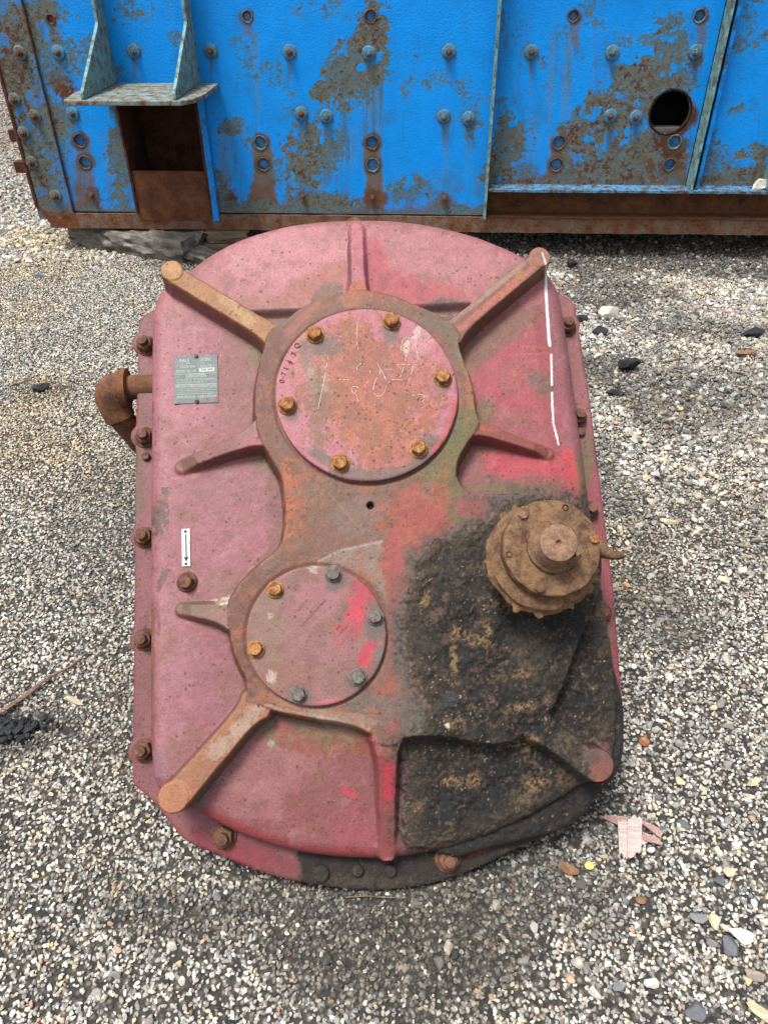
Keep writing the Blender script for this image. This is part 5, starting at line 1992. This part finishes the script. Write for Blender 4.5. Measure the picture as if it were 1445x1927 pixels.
# hull behind: side wall, floor, back, roof
dpt = 2.3
for a_, b__ in (((S0+.002, S0+.03), (.012, dpt)), ((S1-.03, S1), (.04, dpt))):
    bmh = bmesh.new()
    box(bmh, a_[0], a_[1], b__[0], b__[1], .25, ZT)
    cpart('end_wall', bm_mesh(bmh), M_BLUE)
bmh = bmesh.new()
box(bmh, S0+.031, S1-.031, .34, dpt, .225, .255)
cpart('floor_plate', bm_mesh(bmh), M_RUST_DARK)
bmh = bmesh.new()
box(bmh, S0, S1, .006, dpt, ZT, ZT+.03)
cpart('roof_plate', bm_mesh(bmh), M_BLUE)
bmh = bmesh.new()
box(bmh, S0, S1, dpt+.001, dpt+.03, .25, ZT)
cpart('back_wall', bm_mesh(bmh), M_BLUE)
# inner plate seen through the small holes, and dark cavity behind the big one
for i, (px, py, r) in enumerate(HOLES):
    s_, z_ = wall(px, py)
    y_ = .030 if s_ > FIN1 else 0
    rr = r/PPM
    M_ = Matrix.Translation((s_, y_, z_)) @ Matrix.Rotation(math.pi/2, 4, 'X')
    me = bm_mesh(worn(lathe([(rr+.005, .0005), (rr+.003, .003), (rr, .003), (rr-.003, -.001), (rr-.003, -.022)], 26), .0012, i))
    me.transform(M_)
    hr_ = cpart('hole_rim', me, M_BOLT_BROWN if i % 3 else M_BOLT_TEAL, None, .9)
    me = bm_mesh(worn(lathe([(0, -.017+random.uniform(-.002, .004)), (rr*.6, -.016), (rr*.99, -.020)], 20), .0015, i+40))
    me.transform(M_)
    obj('inner_plate', me, M_INNER if i != 14 else M_REDBODY, hr_, (0, 0, 0), .8)
s_, z_ = wall(BIG[0], BIG[1], -.03)
rr = BIG[2]/PPM
me = bm_mesh(worn(lathe([(rr+.010, .000), (rr+.004, .003), (rr-.001, .002), (rr-.003, -.004), (rr-.002, -.02), (rr+.01, -.022), (rr+.04, -.25), (0, -.26)], 60), .0018, 3))
me.transform(Matrix.Translation((s_, .030, z_)) @ Matrix.Rotation(math.pi/2, 4, 'X'))
bh = cpart('round_opening', me, M_VOID, None, .8)
bmh = bmesh.new()
box(bmh, s_-.09, s_+.09, .045, .12, z_-.12, z_-.078)
obj('inner_lip', bm_mesh(bmh), M_BOLT_GREY, bh, (0, 0, 0))

# bolts with washers
def wall_bolt(px, py, y, rusty, k=1.0):
    s_, z_ = wall(px, py, -y)
    r = .0165*k
    b1 = worn(hex_bm(r, .014), .001, int(px))
    for vv in b1.verts: vv.co.z += .006
    b1 = join_bm(b1, lathe([(0, .038*k), (r*.48, .036*k), (r*.55, .030*k), (r*.55, .018)], 14))
    me = bm_mesh(b1)
    M_ = Matrix.Translation((s_, y-.001, z_)) @ Matrix.Rotation(math.pi/2, 4, 'X') @ Matrix.Rotation(random.uniform(0, 1), 4, 'Z')
    me.transform(M_)
    o = cpart('wall_bolt', me, M_BOLT_BROWN if rusty or random.random() < .55 else M_BOLT_TEAL, None, .5)
    if not rusty or k > 1:
        wmt = M_WASHER if not rusty else M_BOLT_TEAL
        wm_ = bm_mesh(worn(lathe([(0, .008), (.028, .008), (.034, .005), (.036, 0)], 24), .0015, int(px)+9))
        wm_.transform(M_)
        obj('washer', wm_, wmt, o, (0, 0, 0), .6)
    return o


for (px, py) in CB:
    s_ = wall(px, py)[0]
    wall_bolt(px, py, .030 if s_ > FIN1 else 0, py > 300)
for (px, py) in CBL:
    wall_bolt(px, py, -.008, True, 1.15)
for (px, py) in ((975, 379), (1113, 376), (1396, 379), (1255, 378)):
    wall_bolt(px, py, .06, True, .99)

# base rails
def rail_poly(name, x0, x1, prof_, mat, nx=120, amp=.004, parent=None, seed=1):
    """profile (y,z) swept along x, with ragged rust relief"""
    V = []
    for i in range(nx+1):
        x_ = x0+(x1-x0)*i/nx
        for j, (y_, z_) in enumerate(prof_):
            V.append((x_, y_, z_))
    V = np.array(V)
    V[:, 1] += amp*fbm(V[:, 0], V[:, 2]*3+V[:, 1], .12, 4, seed)
    V[:, 2] += amp*.7*fbm(V[:, 0], V[:, 2]*3+V[:, 1], .09, 4, seed+1)
    n = len(prof_)
    Fq = [[i*n+j, (i+1)*n+j, (i+1)*n+(j+1) % n, i*n+(j+1) % n] for i in range(nx) for j in range(n)]
    me = np_mesh(name, V, np.array(Fq))
    bm_ = bmesh.new()
    bm_.from_mesh(me)
    bm_.verts.ensure_lookup_table()
    bm_.faces.new([bm_.verts[j] for j in range(n)])
    bm_.faces.new([bm_.verts[nx*n+j] for j in reversed(range(n))])
    return cpart(name, bm_mesh(bm_), mat, None, .8)


M_RAIL = mat_rusty('rail_rust', lin(58, 34, 24, .7), lin(112, 70, 48, .7), lin(124, 112, 98, .7), 13, d=.008, strength=1, pts=(.36, .52, .72))
M_CHAN = mat_rusty('channel_rust', lin(58, 34, 24), lin(104, 62, 38), lin(136, 92, 60), 12, d=.004, pts=(.3, .48, .7))
M_LEDGE = mat_rusty('ledge_paint', lin(80, 54, 40, .7), lin(72, 128, 160, .7), lin(60, 150, 220, .7), 26, d=.006, pts=(.52, .60, .72))
rail_poly('bottom_rail', S0+.06, S1, [(-.012, .150), (-.012, .236), (.10, .236), (.10, .150)], M_RAIL, 220, .004)
rail_poly('ledge', FIN1+.012, S1, [(-.075, .392), (-.075, .404), (.028, .408), (.028, .392)], M_LEDGE, 160, .002, seed=5)
bmh = bmesh.new()
box(bmh, FIN1+.008, S1, .06, .075, .237, .391)
cpart('channel_web', bm_mesh(bmh), M_CHAN)
rail_poly('channel_foot', FIN1+.012, S1, [(-.02, .237), (-.02, .247), (.059, .247), (.059, .237)], M_CHAN, 160, .002, seed=8)
# chamfered lower corner
bmh = bmesh.new()
poly = [(S0-.003, .30), (S0+.07, .15), (S0+.22, .148), (S0+.22, .24), (S0+.06, .245)]
f0 = [bmh.verts.new((a_, -.012, b__)) for a_, b__ in poly]
f1 = [bmh.verts.new((a_, .40, b__)) for a_, b__ in poly]
bmh.faces.new(f0); bmh.faces.new(f1[::-1])
for i in range(5): bmh.faces.new((f0[i], f1[i], f1[(i+1) % 5], f0[(i+1) % 5]))
cpart('corner_foot', bm_mesh(bmh), M_RUST)
# rolled edge strip along the corner
rail = bm_mesh(tube_bm([(S0+.004, -.004, .27), (S0+.002, -.004, .9), (S0+.002, -.004, ZT)], .013, 10))
cpart('corner_edge', rail, M_RUST_DARK, None, .9)
bmh = bmesh.new()
box(bmh, -1.8225, -1.8150, -.013, -.0085, .245, 1.42)
cpart('seam_weld', bm_mesh(bmh), M_RUST_DARK)


# vertical fins
def fin(x, th, dep, z0, z1, mat, y0=.0, lip=0.0):
    bm_ = bmesh.new()
    nz_ = 60
    V = []
    for i in range(nz_+1):
        z_ = z0+(z1-z0)*i/nz_
        w_ = .0025*math.sin(i*1.7)+random.uniform(-.0018, .0018)
        for (a_, b__) in ((-th/2, y0), (-th/2, -dep+w_), (th/2, -dep+w_*.6), (th/2, y0)):
            V.append(bm_.verts.new((x+a_, b__, z_)))
    for i in range(nz_):
        for j in range(4):
            bm_.faces.new((V[i*4+j], V[(i+1)*4+j], V[(i+1)*4+(j+1) % 4], V[i*4+(j+1) % 4]))
    bm_.faces.new(V[:4]); bm_.faces.new(V[-4:][::-1])
    return bm_mesh(bm_)


cpart('stiffener_fin', fin(FIN1, .012, .075, .243, ZT, M_TEAL, .06), M_TEAL)
cpart('stiffener_fin', fin(FIN2-.012, .012, .070, .409, ZT, M_TEAL, .029), M_TEAL)
cpart('stiffener_fin', fin(FIN2+.030, .018, .030, .409, ZT, M_BLUE, .029), M_BLUE)
cpart('stiffener_fin', fin(2.125, .014, .060, .409, ZT, M_TEAL, .029), M_TEAL)
for x in (2.75, 3.5): cpart('stiffener_fin', fin(x, .014, .060, .409, ZT, M_TEAL, .029), M_TEAL)

# bracket: two gussets on a shelf above an open pocket
SHZ = .915
GUS = (-1.415, -.965)
for gx in GUS:
    bm_ = bmesh.new()
    prof_ = [(0, SHZ+.002), (-.495, SHZ+.002), (-.495, SHZ+.03), (-.135, 1.180), (-.110, 1.200), (-.110, ZT-.3), (0, ZT-.3)]
    f0 = [bm_.verts.new((gx-.008, a_, b__)) for a_, b__ in prof_]
    f1 = [bm_.verts.new((gx+.008, a_, b__)) for a_, b__ in prof_]
    n = len(prof_)
    bm_.faces.new(f0); bm_.faces.new(f1[::-1])
    for i in range(n): bm_.faces.new((f0[i], f1[i], f1[(i+1) % n], f0[(i+1) % n]))
    bmesh.ops.recalc_face_normals(bm_, faces=bm_.faces)
    bevel(bm_, .003, 2)
    cpart('gusset', bm_mesh(bm_), M_TEAL)
bm_ = prism([(-1.50, 0), (-1.535, -.30), (-1.51, -.50), (-1.48, -.515), (-.935, -.51), (-.885, -.45), (-.86, -.33), (-.86, 0)], SHZ-.022, SHZ+.0)
bevel(bm_, .004, 2)
cpart('bracket_shelf', bm_mesh(bm_), mat_rusty('shelf_paint', lin(96, 62, 46, .7), lin(120, 116, 100, .7), lin(120, 162, 172, .7), 22, d=.005, pts=(.48, .56, .70)))
# pocket
bm_ = bmesh.new()
box(bm_, PK0, PK1, .32, .335, .26, .895)
cpart('pocket_back', bm_mesh(bm_), M_RUST_DARK)
for x0_, x1_ in ((PK0, PK0+.012), (PK1-.012, PK1)):
    bm_ = bmesh.new()
    box(bm_, x0_, x1_, -.030, .319, .24, .893)
    cpart('pocket_side', bm_mesh(bm_), M_RUST_DARK if x0_ < -1.2 else M_RUST_DARK)
bm_ = bmesh.new()
box(bm_, PK0+.013, PK1-.013, -.018, -.004, .205, .475)
bevel(bm_, .003, 2)
cpart('pocket_plate', bm_mesh(bm_), mat_rusty('pocket_rust', lin(70, 40, 28), lin(104, 60, 40), lin(138, 88, 60), 10, d=.002, strength=.5))
bm_ = bmesh.new()
box(bm_, PK1+.002, PK1+.034, -.030, -.001, .205, .888)
bevel(bm_, .004, 2)
cpart('pocket_post', bm_mesh(bm_), M_BLUE)
bm_ = bmesh.new()
box(bm_, PK0+.013, PK1-.013, .0, .319, .880, .892)
cpart('pocket_roof', bm_mesh(bm_), M_RUST_DARK)
# paint drips inside the pocket
M_DRIP = mat_rusty('pink_drip', lin(110, 60, 56), lin(140, 78, 72), lin(150, 90, 84), 60)
for i, (px, y0_, y1_) in enumerate(((300, 222, 240), (308, 225, 262), (316, 224, 288), (324, 222, 250), (333, 230, 272), (342, 226, 306), (352, 236, 276))):
    s_, z0_ = wall(px, y0_, -.31)
    z1_ = wall(px, y1_, -.31)[1]
    me = bm_mesh(tube_bm([(s_, .318, z0_), (s_+.004, .318, (z0_+z1_)/2), (s_+.008, .318, z1_)], [.003, .0026, .0035], 8))
    cpart('paint_drip', me, M_DRIP, None, 3.2)
# square stubs on the end wall
for (z_, y_) in ((.60, .10), (.44, .06)):
    bm_ = bmesh.new()
    for (a_, b__, c__, d_) in ((0, .06, 0, .006), (0, .06, .054, .06), (0, .006, .0065, .0535), (.054, .06, .0065, .0535)):
        box(bm_, S0-.10, S0+.001, y_+a_, y_+b__, z_+c__, z_+d_)
    cpart('side_stub', bm_mesh(bm_), M_RUST_DARK)

# ================================================================== LOOSE THINGS
def rock(name, px, py, sx, sy, sz, mat, label, cat, seed, rz=0.0, sub_=3, group=None, sink=.35, amp=.3):
    g = on_ground(px, py, sz*.4)
    me = stone_mesh(seed, sub_, amp, 1.0)
    me.transform(Matrix.Diagonal((sx, sy/.8, sz, 1)))
    me.materials.append(mat)
    o = bpy.data.objects.new(name, me)
    COL.objects.link(o)
    me.polygons.foreach_set('use_smooth', [True]*len(me.polygons))
    me.set_sharp_from_angle(angle=.5)
    o.location = (g[0], g[1], sz*(1-sink)+.006)
    o.rotation_euler = (random.uniform(-.15, .15), random.uniform(-.15, .15), rz)
    tag(o, label, cat, group)
    return o


def pale(name, c, k=30): return mat_rusty(name, lin(*[x*.82 for x in c], .7), lin(*c, .7), lin(*[min(255, x*1.1) for x in c], .7), k, rough=.8, d=.002)
RW = pale('white_stone', (226, 220, 206)); RT = pale('tan_stone', (204, 190, 158)); RG = pale('grey_stone', (122, 124, 126)); RB_ = pale('blue_grey_stone', (98, 102, 108))
RO_ = pale('brown_stone', (128, 96, 72)); RP = pale('purple_stone', (128, 108, 112)); RY = pale('yellow_stone', (226, 220, 120))
rock('stone', 1143, 592, .056, .046, .036, RW, 'white angular stone right of the casing near its upper bolt', 'stone', 1, .5)
rock('stone', 1395, 1765, .026, .020, .012, RW, 'flat cream stone near the right edge at the bottom', 'stone', 2, -.3)
rock('stone', 1225, 1855, .013, .013, .010, RW, 'bright white rounded triangular stone at the bottom right', 'stone', 3, .1)
rock('stone', 1430, 1912, .026, .014, .012, RT, 'cream stone cut by the bottom right corner', 'stone', 4, -.9)
rock('stone', 1372, 1785, .020, .020, .014, RB_, 'blue grey speckled stone beside the flat cream stone', 'stone', 5)
rock('stone', 1165, 1862, .013, .012, .012, RG, 'round mid grey stone left of the bright white one', 'stone', 6)
rock('stone', 1308, 1905, .020, .022, .014, RB_, 'dark grey stone at the bottom edge, right half', 'stone', 7, .4)
rock('stone', 1312, 1730, .016, .015, .010, RG, 'grey wedge stone left of the tan diamond stone', 'stone', 8)
rock('stone', 1345, 1740, .012, .018, .010, RT, 'tan diamond shaped stone with a pale rim', 'stone', 9, .4)
rock('stone', 1370, 1645, .014, .012, .010, RT, 'pale tan angular stone right of the broken splinters', 'stone', 10, .2)
rock('stone', 1350, 1660, .013, .012, .012, RB_, 'dark rounded stone touching the pale tan one', 'stone', 11)
rock('stone', 1277, 1475, .013, .013, .010, RT, 'square tan stone below the grease corner to the right', 'stone', 12)
rock('stone', 1415, 1478, .015, .010, .010, RT, 'cream stone at the right edge level with the lower lug', 'stone', 13)
rock('stone', 1285, 1555, .014, .009, .008, RB_, 'slate coloured oblong stone right of the splinters', 'stone', 14, -.7)
rock('stone', 1212, 1400, .013, .011, .012, pale('rusty_stone', (186, 124, 84)), 'rust orange stone right of the grease caked corner', 'stone', 15)
rock('stone', 1070, 1640, .022, .012, .012, RO_, 'two tone brown stone below the grease caked edge', 'stone', 16, -.5)
rock('stone', 1108, 1633, .010, .009, .008, RY, 'pale yellow painted stone below the splinters', 'stone', 17)
rock('stone', 1256, 985, .024, .016, .012, RT, 'pale flat stone right of the broken guard finger', 'stone', 18, -.3)
rock('stone', 1360, 1095, .018, .020, .014, RT, 'cream rounded stone at mid height on the right', 'stone', 19)
rock('stone', 1165, 1263, .016, .012, .010, RW, 'off white stone beside the right flange', 'stone', 20)
rock('stone', 1402, 668, .044, .022, .022, RO_, 'brown stone at the right edge below the black lump', 'stone', 21)
rock('stone', 1205, 1698, .010, .009, .008, RO_, 'small dark brown stone under the splinters', 'stone', 22)
rock('stone', 1420, 1840, .022, .018, .012, pale('mottled_stone', (150, 138, 128)), 'mottled brown grey stone at the right edge near the bottom', 'stone', 23)
rock('chip', 143, 1323, .027, .009, .008, pale('bark_chip', (166, 160, 140)), 'pale grey wood chip lying below the stick', 'wood chip', 31, -.35)
rock('black_lump', 1182, 694, .052, .040, .038, M_COAL, 'round black lump right of the casing near the upper cover', 'lump', 41, sink=.2)
rock('black_lump', 1416, 630, .056, .036, .030, M_COAL, 'jagged black lump at the right edge', 'lump', 42)
rock('black_lump', 1075, 500, .040, .034, .026, M_COAL, 'black lump behind the top right lug', 'lump', 43)
rock('black_lump', 1128, 625, .040, .032, .026, M_COAL, 'black lump touching the white angular stone', 'lump', 44)
rock('black_lump', 1092, 602, .034, .028, .022, M_COAL, 'small black lump beside the upper right flange bolt', 'lump', 45)
rock('black_lump', 1160, 742, .044, .016, .014, M_COAL, 'flat black lump below the round one', 'lump', 46)
rock('black_lump', 78, 733, .045, .022, .016, M_COAL, 'flat dark flake on the gravel left of the elbow', 'lump', 47, .4)
rock('stone', 75, 520, .036, .016, .014, pale('blue_chip', (120, 140, 158)), 'blue tinted chip on the gravel near the left timber', 'stone', 48)

# crumbled black clods at the left edge: one pile
bm_ = bmesh.new()
g = on_ground(38, 1375)
rr_ = random.Random(11)
for i in range(60):
    me = stone_mesh(300+i, 1, .5, .8)
    s_ = rr_.uniform(.005, .017)
    me.transform(Matrix.Translation((rr_.gauss(0, .030), rr_.gauss(0, .016), s_*.6+rr_.uniform(0, .006))) @ Matrix.Rotation(rr_.uniform(0, 6), 4, 'Z') @ Matrix.Diagonal((s_, s_, s_*.8, 1)))
    bm_.from_mesh(me)
    bpy.data.meshes.remove(me)
o = obj('black_clods', bm_mesh(bm_), M_COAL, None, (g[0], g[1], .006))
tag(o, 'crumbled heap of black clods at the left edge of the gravel', 'clods', kind='stuff')

g_ = WO+WT*2.085-WN*.03
me = stone_mesh(77, 3, .8, .8)
me.transform(Matrix.Diagonal((.045, .03, .04, 1)))
o = obj('plaster_crumb', me, RW, None, (g_[0], g_[1], .43), .5)
tag(o, 'white plaster lump resting on the blue ledge at the right edge', 'rubble')
# stick
pts = [(-30, 1362), (0, 1340), (45, 1310), (90, 1275), (130, 1256), (152, 1240), (164, 1226)]
P3 = [tuple(on_ground(x, y, .014+.004*(i % 2))) for i, (x, y) in enumerate(pts)]
base = P3[0]
bm_ = tube_bm([tuple(np.array(q_)-np.array(base)) for q_ in P3], [.004, .0045, .0045, .0042, .0036, .003, .0015], 8)
bm2 = tube_bm([tuple(np.array(q_)-np.array(base)+np.array([.004, -.005, .001])) for q_ in P3[:4]], [.003, .0028, .0028, .001], 8)
o = obj('stick', bm_mesh(join_bm(bm_, bm2)), M_STICK, None, base, 1.2)
tag(o, 'long thin split stick lying on the gravel at the left edge', 'stick')
# thin wire below the casing
P3 = [on_ground(x, y, .012) for x, y in ((650, 1689), (690, 1687), (742, 1690))]
o = obj('straw', bm_mesh(tube_bm([tuple(q_-P3[0]) for q_ in P3], .0012, 6)), M_STICK, None, tuple(P3[0]))
tag(o, 'thin straw on the dark gravel below the casing', 'straw')

# splinters of painted board
M_CH2 = mat_wood('pink_splinter', lin(184, 150, 144), lin(206, 180, 174), (18, 160, 160), red=lin(160, 104, 98))


def splinter(quad, h, th, mat, label, seed):
    r = random.Random(seed)
    G = [on_ground(x, y, h) for x, y in quad]
    o0 = sum(G)/len(G)
    a_, b__, c__, d_ = [g_-o0 for g_ in G]     # long sides a-b and d-c
    n = 7
    L = []
    for i in range(n):
        t_ = i/(n-1)
        L.append(a_+(d_-a_)*t_)
    bm_ = bmesh.new()
    top_, bot = [], []
    pts_ = [a_+(d_-a_)*(i/(n-1))+(b__-a_)*r.uniform(-.05, .05) for i in range(n)]
    pts2 = [b__+(c__-b__)*(i/(n-1))+(b__-a_)*r.uniform(-.16, .04) for i in range(n)][::-1]
    P_ = pts_+pts2
    for q_ in P_:
        top_.append(bm_.verts.new((q_[0], q_[1], th)))
        bot.append(bm_.verts.new((q_[0], q_[1], 0)))
    bm_.faces.new(top_); bm_.faces.new(bot[::-1])
    for i in range(len(P_)):
        j = (i+1) % len(P_)
        bm_.faces.new((top_[i], bot[i], bot[j], top_[j]))
    bmesh.ops.triangulate(bm_, faces=[f for f in bm_.faces if len(f.verts) > 4])
    o = obj('splinter', bm_mesh(bm_), mat, None, tuple(o0))
    tag(o, label, 'wood splinter')


splinter([(1162, 1545), (1165, 1618), (1182, 1620), (1180, 1546)], .016, .003, M_CHIP, 'narrow whitish splinter, left one of the two upright ones', 1)
splinter([(1181, 1540), (1180, 1622), (1206, 1612), (1208, 1540)], .020, .003, M_CHIP, 'broad whitish splinter lying on top of the pinkish one', 2)
splinter([(1132, 1540), (1180, 1562), (1182, 1540), (1140, 1536)], .013, .003, M_CH2, 'pinkish painted splinter pointing left', 3)
splinter([(1204, 1548), (1244, 1580), (1246, 1565), (1210, 1545)], .014, .003, M_CH2, 'pinkish splinter pointing right, upper of two', 4)
splinter([(1206, 1582), (1246, 1592), (1246, 1582), (1208, 1566)], .012, .003, M_CH2, 'pinkish splinter pointing right, lower of two', 5)


# timbers under the container
def timber(name, pts_px, z0, z1, mat, label, seed, endz=0.0, amp=.012):
    """irregular squared log between two ground points, given as near edge px and width"""
    (xa, ya), (xb, yb), wd = pts_px
    A, B = on_ground(xa, ya), on_ground(xb, yb)
    d = B-A
    L = np.hypot(d[0], d[1])
    d = d/L
    nrm = np.array([-d[1], d[0], 0])
    nx, na = 40, 24
    V = []
    for i in range(nx+1):
        t_ = i/nx
        for j in range(na):
            a_ = 2*math.pi*j/na
            cx_, cz_ = math.cos(a_), math.sin(a_)
            k = 1/max(abs(cx_), abs(cz_))**.8
            V.append((t_*L, (cx_*k*.5+.5)*wd, z0+(cz_*k*.5+.5)*(z1-z0)))
    V = np.array(V)
    nn = fbm(V[:, 0]*.4, V[:, 1]+V[:, 2]*1.3, .03, 4, seed)
    ctr = np.array([0, wd/2, (z0+z1)/2])
    dirv = V-ctr
    dirv[:, 0] = 0
    dirv /= np.maximum(np.linalg.norm(dirv, axis=1, keepdims=True), 1e-6)
    V += dirv*nn[:, None]*amp
    e = (V[:, 0] < .01) | (V[:, 0] > L-.01)
    V[e, 0] += nn[e]*.03
    Fq = [[i*na+j, (i+1)*na+j, (i+1)*na+(j+1) % na, i*na+(j+1) % na] for i in range(nx) for j in range(na)]
    me = np_mesh(name, V, np.array(Fq))
    bm_ = bmesh.new()
    bm_.from_mesh(me)
    bm_.verts.ensure_lookup_table()
    for ring in (list(bm_.verts)[:na], list(bm_.verts)[nx*na:(nx+1)*na]):
        cv = bm_.verts.new(sum((q_.co for q_ in ring), Vector())/na)
        for j in range(na): bm_.faces.new((ring[j], ring[(j+1) % na], cv))
    o = obj(name, bm_mesh(bm_), mat, None, None, .7)
    o.location = (A[0], A[1], 0)
    o.rotation_euler = (0, 0, math.atan2(d[1], d[0]))
    tag(o, label, 'timber')
    return o


timber('timber', ((134, 462), (345, 499), .26), -.01, .135, M_WOOD, 'weathered grey timber lying under the left corner of the container', 3, amp=.02)
timber('timber', ((305, 478), (388, 508), .10), 0, .075, M_WOOD, 'short split grey wedge leaning at the right end of the weathered timber', 5, amp=.018)
timber('timber', ((392, 482), (470, 480), .14), 0, .072, M_WOODB, 'lower brown squared block under the container', 7, amp=.004)
o = timber('timber', ((396, 482), (466, 480), .13), .074, .146, M_WOODB, 'upper brown squared block carrying the container rail', 8, amp=.004)
timber('timber', ((1650, 460), (1750, 462), .3), 0, .148, M_WOODB, 'brown squared block under the right part of the container', 9, amp=.004)
